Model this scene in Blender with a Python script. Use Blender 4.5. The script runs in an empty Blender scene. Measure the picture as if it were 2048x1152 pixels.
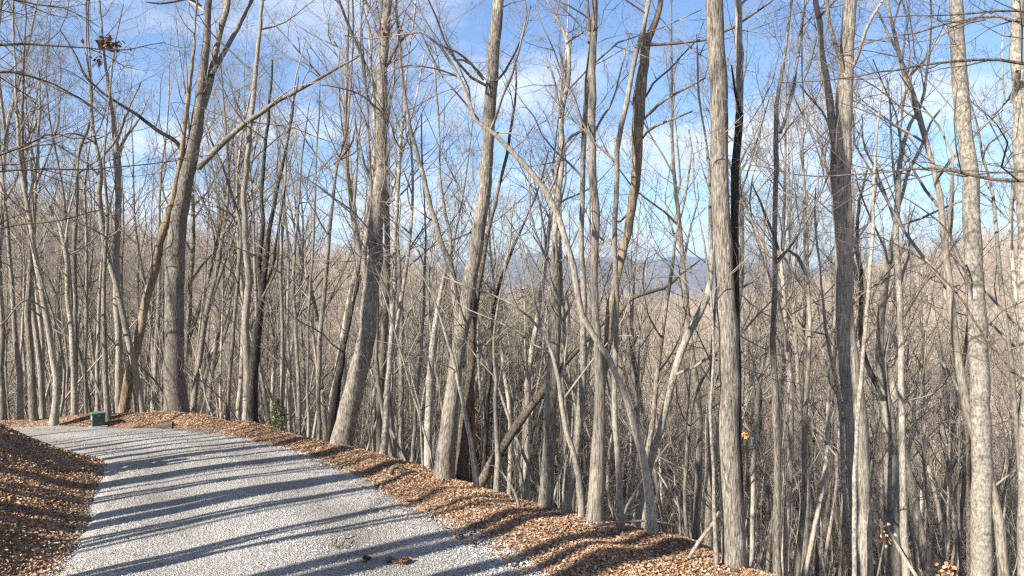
import bpy, math, random
import numpy as np
from mathutils import Vector

rng = np.random.default_rng(7)
random.seed(7)
R_ = math.radians
scene = bpy.context.scene
col = scene.collection

# ------------------------------------------------------------------ camera
HC = 3.8                    # eye height above the road at the camera
F = 1462.0                  # focal length in photo pixels (photo is 2048 wide)
CX, CY = 1024.0, 555.0      # principal column, horizon row
cam_d = bpy.data.cameras.new('camera')
cam = bpy.data.objects.new('camera', cam_d)
col.objects.link(cam)
cam.location = (0, 0, HC)
cam.rotation_euler = (R_(90), 0, 0)
cam_d.sensor_width = 36
cam_d.lens = 36 * F / 2048
cam_d.shift_y = -(576 - CY) / 2048
cam_d.clip_end = 30000
cam_d.clip_start = 0.05
scene.camera = cam

# ------------------------------------------------------------------ light
SUN_EL, SH = R_(33), Vector((0.765, 0.644, 0))      # shadows run forward and to the right
S = Vector((-SH.x * math.cos(SUN_EL), -SH.y * math.cos(SUN_EL), math.sin(SUN_EL)))
sun_d = bpy.data.lights.new('sun', 'SUN')
sun_d.energy = 5.0
sun_d.angle = R_(0.6)
sun_d.color = (1.0, 0.93, 0.82)
sun = bpy.data.objects.new('sun', sun_d)
col.objects.link(sun)
sun.rotation_euler = S.to_track_quat('Z', 'Y').to_euler()
sun.location = S * 100

w = bpy.data.worlds.new('World')
scene.world = w
w.use_nodes = True
wt = w.node_tree
wt.nodes.clear()
def wn(t, **k):
    n = wt.nodes.new(t)
    for a, b in k.items():
        setattr(n, a, b)
    return n
wo = wn('ShaderNodeOutputWorld')
bg = wn('ShaderNodeBackground')
bg.inputs['Strength'].default_value = 0.073
sky = wn('ShaderNodeTexSky', sky_type='NISHITA')
sky.sun_disc = False
sky.sun_elevation = SUN_EL
sky.sun_rotation = math.atan2(S.x, S.y) % (2 * math.pi)
sky.altitude = 700
sky.air_density = 1.0
sky.dust_density = 0.45
sky.ozone_density = 5.5
tc = wn('ShaderNodeTexCoord')
sep = wn('ShaderNodeSeparateXYZ')
wt.links.new(tc.outputs['Generated'], sep.inputs[0])
zz = wn('ShaderNodeMath', operation='MAXIMUM'); zz.inputs[1].default_value = 0.0
wt.links.new(sep.outputs['Z'], zz.inputs[0])
za = wn('ShaderNodeMath', operation='ADD'); za.inputs[1].default_value = 0.22
wt.links.new(zz.outputs[0], za.inputs[0])
dx = wn('ShaderNodeMath', operation='DIVIDE'); dy = wn('ShaderNodeMath', operation='DIVIDE')
wt.links.new(sep.outputs['X'], dx.inputs[0]); wt.links.new(za.outputs[0], dx.inputs[1])
wt.links.new(sep.outputs['Y'], dy.inputs[0]); wt.links.new(za.outputs[0], dy.inputs[1])
cmb = wn('ShaderNodeCombineXYZ')
wt.links.new(dx.outputs[0], cmb.inputs[0]); wt.links.new(dy.outputs[0], cmb.inputs[1])
mp = wn('ShaderNodeMapping')
mp.inputs['Location'].default_value = (5.5, 5.2, 0.0)
mp.inputs['Scale'].default_value = (0.75, 1.0, 1)
wt.links.new(cmb.outputs[0], mp.inputs[0])
cn = wn('ShaderNodeTexNoise')
cn.inputs['Scale'].default_value = 1.5
cn.inputs['Detail'].default_value = 9
cn.inputs['Roughness'].default_value = 0.55
wt.links.new(mp.outputs[0], cn.inputs['Vector'])
cr = wn('ShaderNodeValToRGB')
cr.color_ramp.elements[0].position = 0.47; cr.color_ramp.elements[0].color = (0, 0, 0, 1)
cr.color_ramp.elements[1].position = 0.66; cr.color_ramp.elements[1].color = (0.85, 0.85, 0.85, 1)
wt.links.new(cn.outputs[0], cr.inputs[0])
mx = wn('ShaderNodeMix', data_type='RGBA')
mx.inputs['B'].default_value = (5.6, 5.9, 6.3, 1)
wt.links.new(cr.outputs[0], mx.inputs['Factor'])
wt.links.new(sky.outputs[0], mx.inputs['A'])
wt.links.new(mx.outputs['Result'], bg.inputs['Color'])
wt.links.new(bg.outputs[0], wo.inputs['Surface'])

scene.view_settings.view_transform = 'Standard'
scene.view_settings.look = 'None'
scene.view_settings.gamma = 1
scene.view_settings.use_curve_mapping = False
scene.view_settings.exposure = 1.56
scene.render.engine = 'CYCLES'
cy = scene.cycles
cy.max_bounces = 5
cy.diffuse_bounces = 3
cy.glossy_bounces = 1
cy.transmission_bounces = 1
cy.volume_bounces = 0
cy.transparent_max_bounces = 4
cy.use_denoising = False
cy.use_adaptive_sampling = False
cy.sample_clamp_indirect = 4
cy.pixel_filter_type = 'BLACKMAN_HARRIS'
cy.filter_width = 1.3

# ------------------------------------------------------------------ helpers
def tag(o, label=None, cat=None, group=None, kind=None):
    if label: o['label'] = label
    if cat: o['category'] = cat
    if group: o['group'] = group
    if kind: o['kind'] = kind
    return o

def empty(name, loc):
    o = bpy.data.objects.new(name, None)
    o.empty_display_size = 0.2
    o.location = loc
    col.objects.link(o)
    return o

def mesh_from(name, V, faces, mat, smooth=True, colors=None):
    """V (n,3); faces: list of (m,k) index arrays; colors (n,3) optional point colours"""
    me = bpy.data.meshes.new(name)
    V = np.ascontiguousarray(V, dtype=np.float32)
    me.vertices.add(len(V))
    me.vertices.foreach_set('co', V.ravel())
    loops = np.concatenate([f.ravel() for f in faces]).astype(np.int32)
    tot = np.concatenate([np.full(len(f), f.shape[1]) for f in faces]).astype(np.int32)
    start = np.concatenate([[0], np.cumsum(tot)[:-1]]).astype(np.int32)
    me.loops.add(len(loops))
    me.loops.foreach_set('vertex_index', loops)
    me.polygons.add(len(tot))
    me.polygons.foreach_set('loop_start', start)
    me.polygons.foreach_set('loop_total', tot)
    me.polygons.foreach_set('use_smooth', np.full(len(tot), smooth))
    if colors is not None:
        a = me.color_attributes.new('Col', 'FLOAT_COLOR', 'POINT')
        c = np.ones((len(V), 4), np.float32); c[:, :3] = colors
        a.data.foreach_set('color', c.ravel())
    if mat: me.materials.append(mat)
    me.update(calc_edges=True)
    return me

def obj(name, me, parent=None, loc=(0, 0, 0)):
    o = bpy.data.objects.new(name, me)
    o.location = loc
    col.objects.link(o)
    if parent: o.parent = parent
    return o

def norm(a):
    return a / np.maximum(np.linalg.norm(a, axis=-1, keepdims=True), 1e-9)

class MB:
    """collects tubes and loose faces for ONE mesh"""
    def __init__(s): s.V = []; s.Fq = []; s.n = 0; s.C = []; s.Ft = []
    def tubes(s, P, Rd, sides, rough=0.0, flare=0.0, seed=0):
        P = np.asarray(P, float); Rd = np.asarray(Rd, float)
        if P.ndim == 2: P = P[None]; Rd = Rd[None]
        N, K, _ = P.shape
        if N == 0: return
        T = np.empty_like(P)
        T[:, 1:-1] = P[:, 2:] - P[:, :-2]; T[:, 0] = P[:, 1] - P[:, 0]; T[:, -1] = P[:, -1] - P[:, -2]
        T = norm(T)
        mt = np.abs(T.mean(1))
        ref = np.zeros((N, 3)); ref[np.arange(N), mt.argmin(1)] = 1
        U = norm(ref[:, None] - (T * ref[:, None]).sum(-1, keepdims=True) * T)
        W = np.cross(T, U)
        a = np.arange(sides) * 2 * np.pi / sides
        rr = Rd[:, :, None] * np.ones(sides)
        if rough or flare:
            L = np.concatenate([np.zeros((N, 1)), np.cumsum(np.linalg.norm(np.diff(P, axis=1), axis=2), 1)], 1)[:, :, None]
            ph = seed * 1.7
            if rough:
                n = (np.sin(2 * a + 1.3 * L + ph) * .5 + np.sin(3 * a - 2.1 * L + 2 * ph) * .4
                     + np.sin(5 * a + 4.3 * L + ph * 3) * .35 + np.sin(7 * a + 9.0 * L + ph) * .25 + np.sin(1.0 * a + 3.1 * L) * .4)
                rr = rr * (1 + rough * n)
            if flare:
                rr = rr * (1 + flare * np.exp(-L / 0.35) * (0.7 + 0.6 * np.maximum(0, np.cos(4 * a + ph)) + .25 * np.sin(7 * a + ph)))
        V = P[:, :, None] + rr[..., None] * (np.cos(a)[:, None] * U[:, :, None] + np.sin(a)[:, None] * W[:, :, None])
        base = s.n + np.arange(N)[:, None, None] * K * sides + np.arange(K - 1)[None, :, None] * sides
        i = np.arange(sides)[None, None, :]; j = (np.arange(sides) + 1)[None, None, :] % sides
        q = np.stack([base + i, base + j, base + sides + j, base + sides + i], -1).reshape(-1, 4)
        s.V.append(V.reshape(-1, 3)); s.Fq.append(q); s.n += N * K * sides
    def cap(s, K, sides, start, seed=0, c=None):
        pass
    def raw(s, V, q=None, t=None):
        s.V.append(np.asarray(V, float))
        if q is not None: s.Fq.append(np.asarray(q) + s.n)
        if t is not None: s.Ft.append(np.asarray(t) + s.n)
        s.n += len(V)
    def box(s, c, size, rot=0.0):
        x, y, z = [k / 2 for k in size]
        v = np.array([(a, b, d) for a in (-x, x) for b in (-y, y) for d in (-z, z)], float)
        cr_, sr = math.cos(rot), math.sin(rot)
        v = np.stack([v[:, 0] * cr_ - v[:, 1] * sr, v[:, 0] * sr + v[:, 1] * cr_, v[:, 2]], 1) + np.asarray(c)
        s.raw(v, q=[(0, 1, 3, 2), (4, 6, 7, 5), (0, 4, 5, 1), (2, 3, 7, 6), (0, 2, 6, 4), (1, 5, 7, 3)])
    def mesh(s, name, mat, smooth=True, colors=None):
        fs = ([np.concatenate(s.Fq)] if s.Fq else []) + ([np.concatenate(s.Ft)] if s.Ft else [])
        return mesh_from(name, np.concatenate(s.V), fs, mat, smooth, colors)

def spline(pts, rad, step=0.3, k=None):
    """Catmull-Rom through pts with radii, even steps"""
    pts = np.asarray(pts, float); rad = np.asarray(rad, float)
    A = np.concatenate([pts, rad[:, None]], 1)
    d = np.concatenate([[0], np.cumsum(np.linalg.norm(np.diff(pts, axis=0), axis=1))])
    n = k or max(3, int(d[-1] / step) + 1)
    u = np.linspace(0, d[-1], n)
    i = np.clip(np.searchsorted(d, u, side='right') - 1, 0, len(d) - 2)
    t = ((u - d[i]) / np.maximum(d[i + 1] - d[i], 1e-6))[:, None]
    m = np.gradient(A, d, axis=0) if len(d) > 2 else np.repeat((A[1:] - A[:1]) / max(d[-1], 1e-6), 2, 0)
    h = (d[i + 1] - d[i])[:, None]
    o = ((2 * t**3 - 3 * t**2 + 1) * A[i] + (t**3 - 2 * t**2 + t) * h * m[i]
         + (-2 * t**3 + 3 * t**2) * A[i + 1] + (t**3 - t**2) * h * m[i + 1])
    return o[:, :3], np.maximum(o[:, 3], 0.0015)

def grow(P, Rd, n, t0, t1, l0, l1, a0, a1, K, up=0.1, wob=0.15, rk=0.6, rl=0.01, rmin=0.002, taper=0.3, rel=False, g=None):
    """n children on every parent polyline, all at once"""
    g = g or rng
    N, Kp, _ = P.shape
    if N == 0 or n == 0: return np.zeros((0, K, 3)), np.zeros((0, K))
    t = t0 + (t1 - t0) * (np.arange(n)[None] + g.random((N, n))) / n
    f = t * (Kp - 1); i = np.clip(f.astype(int), 0, Kp - 2); fr = (f - i)[..., None]
    ar = np.arange(N)[:, None]
    p0 = P[ar, i] * (1 - fr) + P[ar, i + 1] * fr
    r0 = Rd[ar, i] * (1 - fr[..., 0]) + Rd[ar, i + 1] * fr[..., 0]
    T = norm(P[ar, i + 1] - P[ar, i])
    x = g.normal(size=T.shape); x = norm(x - (x * T).sum(-1, keepdims=True) * T)
    ang = np.radians(g.uniform(a0, a1, t.shape))[..., None]
    d = (T * np.cos(ang) + x * np.sin(ang)).reshape(-1, 3)
    ln = g.uniform(l0, l1, t.shape)
    if rel:
        pl = np.linalg.norm(np.diff(P, axis=1), axis=2).sum(1)[:, None]
        ln = ln * pl * (1.15 - 0.65 * (t - t0) / max(t1 - t0, 1e-3))
    ln = ln.ravel()
    M = len(ln)
    out = np.empty((M, K, 3)); out[:, 0] = p0.reshape(-1, 3)
    for k in range(1, K):
        d = d + g.normal(size=d.shape) * wob; d[:, 2] += up; d = norm(d)
        out[:, k] = out[:, k - 1] + d * (ln / (K - 1))[:, None]
    rs = np.minimum(r0.ravel() * rk, rl * ln)
    rs = np.maximum(rs, rmin)
    rad = rs[:, None] * np.linspace(1, taper, K)[None]
    return out, np.maximum(rad, rmin * 0.6)

# ------------------------------------------------------------------ materials
def new_mat(name):
    m = bpy.data.materials.new(name); m.use_nodes = True
    nt = m.node_tree; b = nt.nodes['Principled BSDF']
    b.inputs['Roughness'].default_value = 0.85
    if 'Specular IOR Level' in b.inputs: b.inputs['Specular IOR Level'].default_value = 0.2
    return m, nt, b
def N(nt, t, **k):
    n = nt.nodes.new(t)
    for a, v in k.items():
        if a in n.inputs: n.inputs[a].default_value = v
        else: setattr(n, a, v)
    return n
def ramp(nt, src, stops):
    r = nt.nodes.new('ShaderNodeValToRGB'); e = r.color_ramp.elements
    while len(e) < len(stops): e.new(0.5)
    for x, (p, c) in zip(e, stops): x.position = p; x.color = (*c, 1) if len(c) == 3 else c
    nt.links.new(src, r.inputs[0]); return r
def mixc(nt, f, a, b, blend='MIX'):
    m = nt.nodes.new('ShaderNodeMix'); m.data_type = 'RGBA'; m.blend_type = blend
    for s, v in (('Factor', f), ('A', a), ('B', b)):
        if hasattr(v, 'is_output'): nt.links.new(v, m.inputs[s])
        else: m.inputs[s].default_value = v if s == 'Factor' else (*v, 1)
    return m.outputs['Result']

def bark(name, dark, mid, light, lichen=(0.5, 0.5, 0.46), lich=0.6, zs=0.22, scale=26, bump=0.5, vary=0.5, rings=False):
    m, nt, b = new_mat(name)
    tcn = N(nt, 'ShaderNodeTexCoord'); oi = N(nt, 'ShaderNodeObjectInfo')
    off = N(nt, 'ShaderNodeVectorMath', operation='SCALE'); off.inputs[0].default_value = (17, 31, 11)
    nt.links.new(oi.outputs['Random'], off.inputs['Scale'])
    add = N(nt, 'ShaderNodeVectorMath', operation='ADD')
    nt.links.new(tcn.outputs['Object'], add.inputs[0]); nt.links.new(off.outputs[0], add.inputs[1])
    mpn = N(nt, 'ShaderNodeMapping'); mpn.inputs['Scale'].default_value = (1, 1, zs)
    nt.links.new(add.outputs[0], mpn.inputs[0])
    n1 = N(nt, 'ShaderNodeTexNoise', Scale=scale, Detail=6.0, Roughness=0.65); nt.links.new(mpn.outputs[0], n1.inputs['Vector'])
    c1 = ramp(nt, n1.outputs[0], [(0.36, dark), (0.5, mid), (0.68, light)])
    n2 = N(nt, 'ShaderNodeTexNoise', Scale=3.2, Detail=8.0, Roughness=0.72); nt.links.new(add.outputs[0], n2.inputs['Vector'])
    f2 = ramp(nt, n2.outputs[0], [(lich, (0, 0, 0)), (lich + 0.1, (0.85, 0.85, 0.85))])
    c2 = mixc(nt, f2.outputs[0], c1.outputs[0], lichen)
    n6 = N(nt, 'ShaderNodeTexNoise', Scale=30.0, Detail=5.0, Roughness=.7); nt.links.new(add.outputs[0], n6.inputs['Vector'])
    f6 = ramp(nt, n6.outputs[0], [(.3, (.62, .61, .59)), (.5, (1, 1, 1)), (.7, (1.25, 1.25, 1.24))])
    c2 = mixc(nt, .4, c2, f6.outputs[0], 'MULTIPLY')
    n3 = N(nt, 'ShaderNodeTexNoise', Scale=0.9, Detail=3.0); nt.links.new(add.outputs[0], n3.inputs['Vector'])
    f3 = ramp(nt, n3.outputs[0], [(0.3, (0.7, 0.68, 0.66)), (0.7, (1.15, 1.14, 1.1))])
    c3 = mixc(nt, 1.0, c2, f3.outputs[0], 'MULTIPLY')
    if rings:
        mr = N(nt, 'ShaderNodeMapping'); mr.inputs['Scale'].default_value = (0.5, 0.5, 7)
        nt.links.new(add.outputs[0], mr.inputs[0])
        n5 = N(nt, 'ShaderNodeTexNoise', Scale=3.0, Detail=4.0); nt.links.new(mr.outputs[0], n5.inputs['Vector'])
        f5 = ramp(nt, n5.outputs[0], [(0.36, (0.62, 0.6, 0.57)), (0.5, (1, 1, 1))])
        c3 = mixc(nt, 0.6, c3, f5.outputs[0], 'MULTIPLY')
    v = N(nt, 'ShaderNodeMapRange'); v.inputs['To Min'].default_value = 1 - vary * .5; v.inputs['To Max'].default_value = 1 + vary * .5
    nt.links.new(oi.outputs['Random'], v.inputs[0])
    hs = N(nt, 'ShaderNodeHueSaturation'); nt.links.new(c3, hs.inputs['Color']); nt.links.new(v.outputs[0], hs.inputs['Value'])
    nt.links.new(hs.outputs[0], b.inputs['Base Color'])
    if bump:
        bp = N(nt, 'ShaderNodeBump', Strength=bump, Distance=0.03); nt.links.new(n1.outputs[0], bp.inputs['Height'])
        nt.links.new(bp.outputs[0], b.inputs['Normal'])
    b.inputs['Roughness'].default_value = 0.92
    return m

M = {}
M['oak'] = bark('grey_brown_bark', (.05, .044, .038), (.185, .166, .142), (.37, .335, .29), lichen=(.5, .49, .46), lich=.62, zs=.13, scale=52, bump=.9)
M['pale'] = bark('pale_lichen_bark', (.12, .11, .095), (.26, .24, .208), (.41, .378, .335), lichen=(.6, .585, .55), lich=.59, zs=.5, scale=30, bump=.4, rings=True)
M['light'] = bark('light_smooth_bark', (.13, .117, .1), (.25, .228, .197), (.38, .35, .305), lichen=(.5, .5, .46), lich=.62, zs=.3, scale=34, bump=.45)
M['poplar'] = bark('ridged_poplar_bark', (.085, .075, .062), (.25, .224, .19), (.44, .4, .345), lichen=(.56, .56, .52), lich=.62, zs=.08, scale=58, bump=.9)
M['dark'] = bark('dark_bark', (.01, .0085, .0075), (.034, .029, .025), (.115, .098, .083), lich=.68, bump=.6, scale=40)  # darkest bark tone, for whole trunks and single limbs
M['dead'] = bark('dead_tan_wood', (.08, .058, .04), (.26, .205, .15), (.46, .385, .295), lich=.8, zs=.06, scale=44, bump=.8)
M['red'] = bark('red_rotten_wood', (.06, .025, .013), (.2, .085, .045), (.34, .18, .1), lich=.85, zs=.08, scale=30, bump=.6)
M['log'] = bark('brown_log_bark', (.03, .024, .019), (.095, .076, .06), (.21, .172, .137), lich=.7, zs=.5, scale=36)
M['wood'] = bark('forest_bark', (.11, .096, .08), (.275, .242, .202), (.44, .392, .33), lich=.62, bump=.4, vary=.9, zs=.2, scale=26)

def twigmat(name, a, b_):
    m, nt, b = new_mat(name)
    oi = N(nt, 'ShaderNodeObjectInfo'); tcn = N(nt, 'ShaderNodeTexCoord')
    n1 = N(nt, 'ShaderNodeTexNoise', Scale=0.8, Detail=3.0); nt.links.new(tcn.outputs['Object'], n1.inputs['Vector'])
    c = ramp(nt, n1.outputs[0], [(0.35, a), (0.65, b_)])
    v = N(nt, 'ShaderNodeMapRange'); v.inputs['To Min'].default_value = .75; v.inputs['To Max'].default_value = 1.25
    nt.links.new(oi.outputs['Random'], v.inputs[0])
    hs = N(nt, 'ShaderNodeHueSaturation'); nt.links.new(c.outputs[0], hs.inputs['Color']); nt.links.new(v.outputs[0], hs.inputs['Value'])
    nt.links.new(hs.outputs[0], b.inputs['Base Color'])
    return m
M['twig'] = twigmat('twig_bark', (.12, .102, .088), (.27, .236, .197))
M['twigd'] = twigmat('dark_twig_bark', (.05, .042, .036), (.12, .1, .085))
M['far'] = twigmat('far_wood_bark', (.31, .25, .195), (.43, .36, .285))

def attr_mat(name, rough=0.8, mul=None):
    m, nt, b = new_mat(name)
    a = N(nt, 'ShaderNodeVertexColor'); a.layer_name = 'Col'
    nt.links.new(a.outputs[0], b.inputs['Base Color'])
    b.inputs['Roughness'].default_value = rough
    return m
M['leaf'] = attr_mat('dry_leaf', 0.75)
M['stone'] = attr_mat('gravel_stone', 0.8)
M['needle'] = attr_mat('pine_needles', 0.6)

def ground_mat():
    m, nt, b = new_mat('leaf_litter_ground')
    tcn = N(nt, 'ShaderNodeTexCoord')
    vo = N(nt, 'ShaderNodeTexVoronoi', Scale=19.0); nt.links.new(tcn.outputs['Object'], vo.inputs['Vector'])
    bw = N(nt, 'ShaderNodeSeparateColor'); nt.links.new(vo.outputs['Color'], bw.inputs[0])
    c = ramp(nt, bw.outputs[0], [(0.1, (.1, .065, .043)), (0.4, (.22, .14, .09)), (0.7, (.32, .21, .14)), (0.95, (.42, .3, .215))])
    n1 = N(nt, 'ShaderNodeTexNoise', Scale=0.9, Detail=6.0); nt.links.new(tcn.outputs['Object'], n1.inputs['Vector'])
    f = ramp(nt, n1.outputs[0], [(0.35, (.55, .53, .5)), (0.65, (1, 1, 1))])
    c2 = mixc(nt, 1.0, c.outputs[0], f.outputs[0], 'MULTIPLY')
    n2 = N(nt, 'ShaderNodeTexNoise', Scale=0.05, Detail=8.0, Roughness=.7); nt.links.new(tcn.outputs['Object'], n2.inputs['Vector'])
    far = ramp(nt, n2.outputs[0], [(0.3, (.25, .185, .135)), (0.5, (.34, .26, .195)), (0.7, (.4, .315, .245))])
    geo = N(nt, 'ShaderNodeVectorMath', operation='LENGTH'); nt.links.new(tcn.outputs['Object'], geo.inputs[0])
    mr = N(nt, 'ShaderNodeMapRange'); mr.inputs['From Min'].default_value = 35; mr.inputs['From Max'].default_value = 110
    nt.links.new(geo.outputs['Value'], mr.inputs[0])
    c3 = mixc(nt, mr.outputs[0], c2, far.outputs[0])
    mr2 = N(nt, 'ShaderNodeMapRange'); mr2.inputs['From Min'].default_value = 1300; mr2.inputs['From Max'].default_value = 2200
    nt.links.new(geo.outputs['Value'], mr2.inputs[0])
    n4 = N(nt, 'ShaderNodeTexNoise', Scale=0.02, Detail=8.0, Roughness=.75); nt.links.new(tcn.outputs['Object'], n4.inputs['Vector'])
    ridge = ramp(nt, n4.outputs[0], [(0.35, (.06, .055, .05)), (0.65, (.12, .105, .09))])
    c3 = mixc(nt, mr2.outputs[0], c3, ridge.outputs[0])
    nt.links.new(c3, b.inputs['Base Color'])
    bp = N(nt, 'ShaderNodeBump', Strength=0.7, Distance=0.05); nt.links.new(vo.outputs['Distance'], bp.inputs['Height'])
    nt.links.new(bp.outputs[0], b.inputs['Normal'])
    return m
M['ground'] = ground_mat()

def road_mat():
    m, nt, b = new_mat('crushed_stone')
    tcn = N(nt, 'ShaderNodeTexCoord')
    vo = N(nt, 'ShaderNodeTexVoronoi', Scale=42.0); nt.links.new(tcn.outputs['Object'], vo.inputs['Vector'])
    sp = N(nt, 'ShaderNodeSeparateColor'); nt.links.new(vo.outputs['Color'], sp.inputs[0])
    c = ramp(nt, sp.outputs[0], [(0.05, (.22, .213, .205)), (0.35, (.32, .312, .3)), (0.7, (.4, .39, .378)), (0.97, (.5, .49, .475))])
    n1 = N(nt, 'ShaderNodeTexNoise', Scale=0.55, Detail=7.0, Roughness=.62); nt.links.new(tcn.outputs['Object'], n1.inputs['Vector'])
    f = ramp(nt, n1.outputs[0], [(0.32, (.74, .72, .69)), (0.62, (1.05, 1.05, 1.06))])
    c2 = mixc(nt, 1.0, c.outputs[0], f.outputs[0], 'MULTIPLY')
    ds = ramp(nt, vo.outputs['Distance'], [(0.35, (1, 1, 1)), (0.75, (.55, .54, .52))])
    c3 = mixc(nt, 1.0, c2, ds.outputs[0], 'MULTIPLY')
    va = N(nt, 'ShaderNodeVertexColor'); va.layer_name = 'Col'
    c3 = mixc(nt, 1.0, c3, va.outputs[0], 'MULTIPLY')
    nt.links.new(c3, b.inputs['Base Color'])
    bp = N(nt, 'ShaderNodeBump', Strength=0.8, Distance=0.02, invert=True); nt.links.new(vo.outputs['Distance'], bp.inputs['Height'])
    nt.links.new(bp.outputs[0], b.inputs['Normal'])
    return m
M['road'] = road_mat()
def plain(name, c, rough=0.6):
    m, nt, b = new_mat(name)
    tcn = N(nt, 'ShaderNodeTexCoord')
    n1 = N(nt, 'ShaderNodeTexNoise', Scale=14.0, Detail=5.0); nt.links.new(tcn.outputs['Object'], n1.inputs['Vector'])
    f = ramp(nt, n1.outputs[0], [(0.3, tuple(k * .8 for k in c)), (0.7, tuple(min(1, k * 1.15) for k in c))])
    nt.links.new(f.outputs[0], b.inputs['Base Color']); b.inputs['Roughness'].default_value = rough
    return m
M['boxgreen'] = plain('green_cabinet_paint', (.05, .083, .062), .6)
M['boxlid'] = plain('grey_green_lid_paint', (.085, .14, .11), .5)
M['sticker'] = plain('white_sticker', (.75, .75, .7), .5)
M['pad'] = plain('grey_pad', (.3, .29, .27), .8)
M['steel'] = plain('dull_steel', (.3, .3, .3), .4)

# ------------------------------------------------------------------ terrain
SL = 0.03
def plane_pt(px, py):
    t = (py - CY) / F
    y = HC / (t - SL)
    return ((px - CX) / F * y, y)
IE = [(4, -40), (0.5, -18), (-2.6, -6), (-4.6, 2), (-5.6, 6.5)] + [plane_pt(*p) for p in ((100, 1150), (150, 1090), (172, 1050), (180, 1005), (205, 955), (212, 925))] + [(-10.9, 18.2), (-12.3, 18.8), (-14.5, 18.6), (-19, 16.6), (-27, 12), (-40, 2)]
OE = [(13, -40), (8.7, -18), (5.6, -6), (2.6, 3), (1.2, 7.2)] + [plane_pt(*p) for p in ((1090, 1150), (1000, 1085), (900, 1042), (800, 1000), (700, 945), (600, 903), (500, 880), (400, 853))] + [(-11.2, 22.2), (-13.4, 21.9), (-16, 20.9), (-21, 18.3), (-30, 13.5), (-43, 4)]
SE = [(18, -40), (13, -18), (9.6, -6), (6.6, 2.5), (4.6, 7)] + [plane_pt(*p) for p in ((1500, 1152), (1400, 1115), (1300, 1078), (1200, 1055), (1100, 1030), (1000, 1000), (900, 968), (800, 935), (700, 905), (600, 880), (500, 858), (400, 842))] + [(-11.0, 23.6), (-13.6, 23.4), (-17, 22.3), (-22, 19.6), (-31, 14.8), (-44, 5.2)]
IE, OE, SE = map(np.array, (IE, OE, SE))

def smooth_line(L, n=160):
    p, _ = spline(np.c_[L, np.zeros(len(L))], np.ones(len(L)), k=n)
    return p[:, :2]
IE, OE, SE = smooth_line(IE), smooth_line(OE), smooth_line(SE)

def sdist(x, y, L):
    """signed distance to polyline; positive to the right of its travel direction"""
    p = np.stack([x, y], -1)
    best = np.full(x.shape, 1e18); sg = np.ones(x.shape)
    for a, b in zip(L[:-1], L[1:]):
        ab = b - a; ap = p - a
        t = np.clip((ap @ ab) / (ab @ ab), 0, 1)
        dd = ap - t[..., None] * ab
        d2 = (dd ** 2).sum(-1)
        c = ab[0] * ap[..., 1] - ab[1] * ap[..., 0]
        m = d2 < best
        best = np.where(m, d2, best); sg = np.where(m, np.where(c < 0, 1.0, -1.0), sg)
    return np.sqrt(best) * sg
def ss(a, b, x):
    t = np.clip((x - a) / (b - a), 0, 1); return t * t * (3 - 2 * t)
def vnoise(x, y, seed=0):
    r = np.random.default_rng(100 + seed); o = 0
    for k in range(7):
        th, ph = r.uniform(0, 6.28, 2); fq = r.uniform(.6, 1.6)
        o = o + np.sin((x * math.cos(th) + y * math.sin(th)) * fq + ph + 1.3 * np.sin((y * math.cos(th) - x * math.sin(th)) * fq * .6 + ph * 2))
    return o / 4.0

AZ = np.array([-180, -100, -60, -35, -28, -20, -8, -3.5, 0, 8, 15, 20, 25, 30, 35, 60, 100, 180.0])
RC = np.array([260, 260, 260, 280, 280, 280, 300, 420, 520, 520, 500, 480, 480, 480, 480, 420, 300, 260.0])
ZC = np.array([30, 30, 26, 13, 5, 0, -6, -19, -24, -25, -24, -17, -4, 8, 16, 26, 30, 30.0])
def z_far(x, y):
    r = np.hypot(x, y); az = np.degrees(np.arctan2(x, y))
    rc = np.interp(az, AZ, RC); zc = np.interp(az, AZ, ZC)
    zc = zc + 2.5 * vnoise(x * .012, y * .012, 3)
    floor = -20 - 6 * ss(-14, 2, az) + 1.5 * vnoise(x * .04, y * .04, 5)
    z = floor + (zc - floor) * ss(50, 1, 0) if False else floor + (zc - floor) * ss(70, rc, r)
    back = zc - 45
    z = np.where(r > rc, zc + (back - zc) * ss(rc, rc * 2.6, r), z)
    mt = 3.8 + 4300 * (0.021 + 0.006 * np.sin(np.radians(az) * 9 + .7) + 0.004 * np.sin(np.radians(az) * 23 + 2) + .0022 * np.sin(np.radians(az) * 61))
    mtr = np.where(r < 4300, ss(1900, 4300, r), 1 - .5 * ss(4300, 7500, r))
    mtn = (mt + 60) * mtr + 26 * vnoise(x * .004, y * .004, 8) * ss(1500, 2600, r) * mtr * .8
    return z + np.where(r > 1500, mtn, 0)
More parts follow.
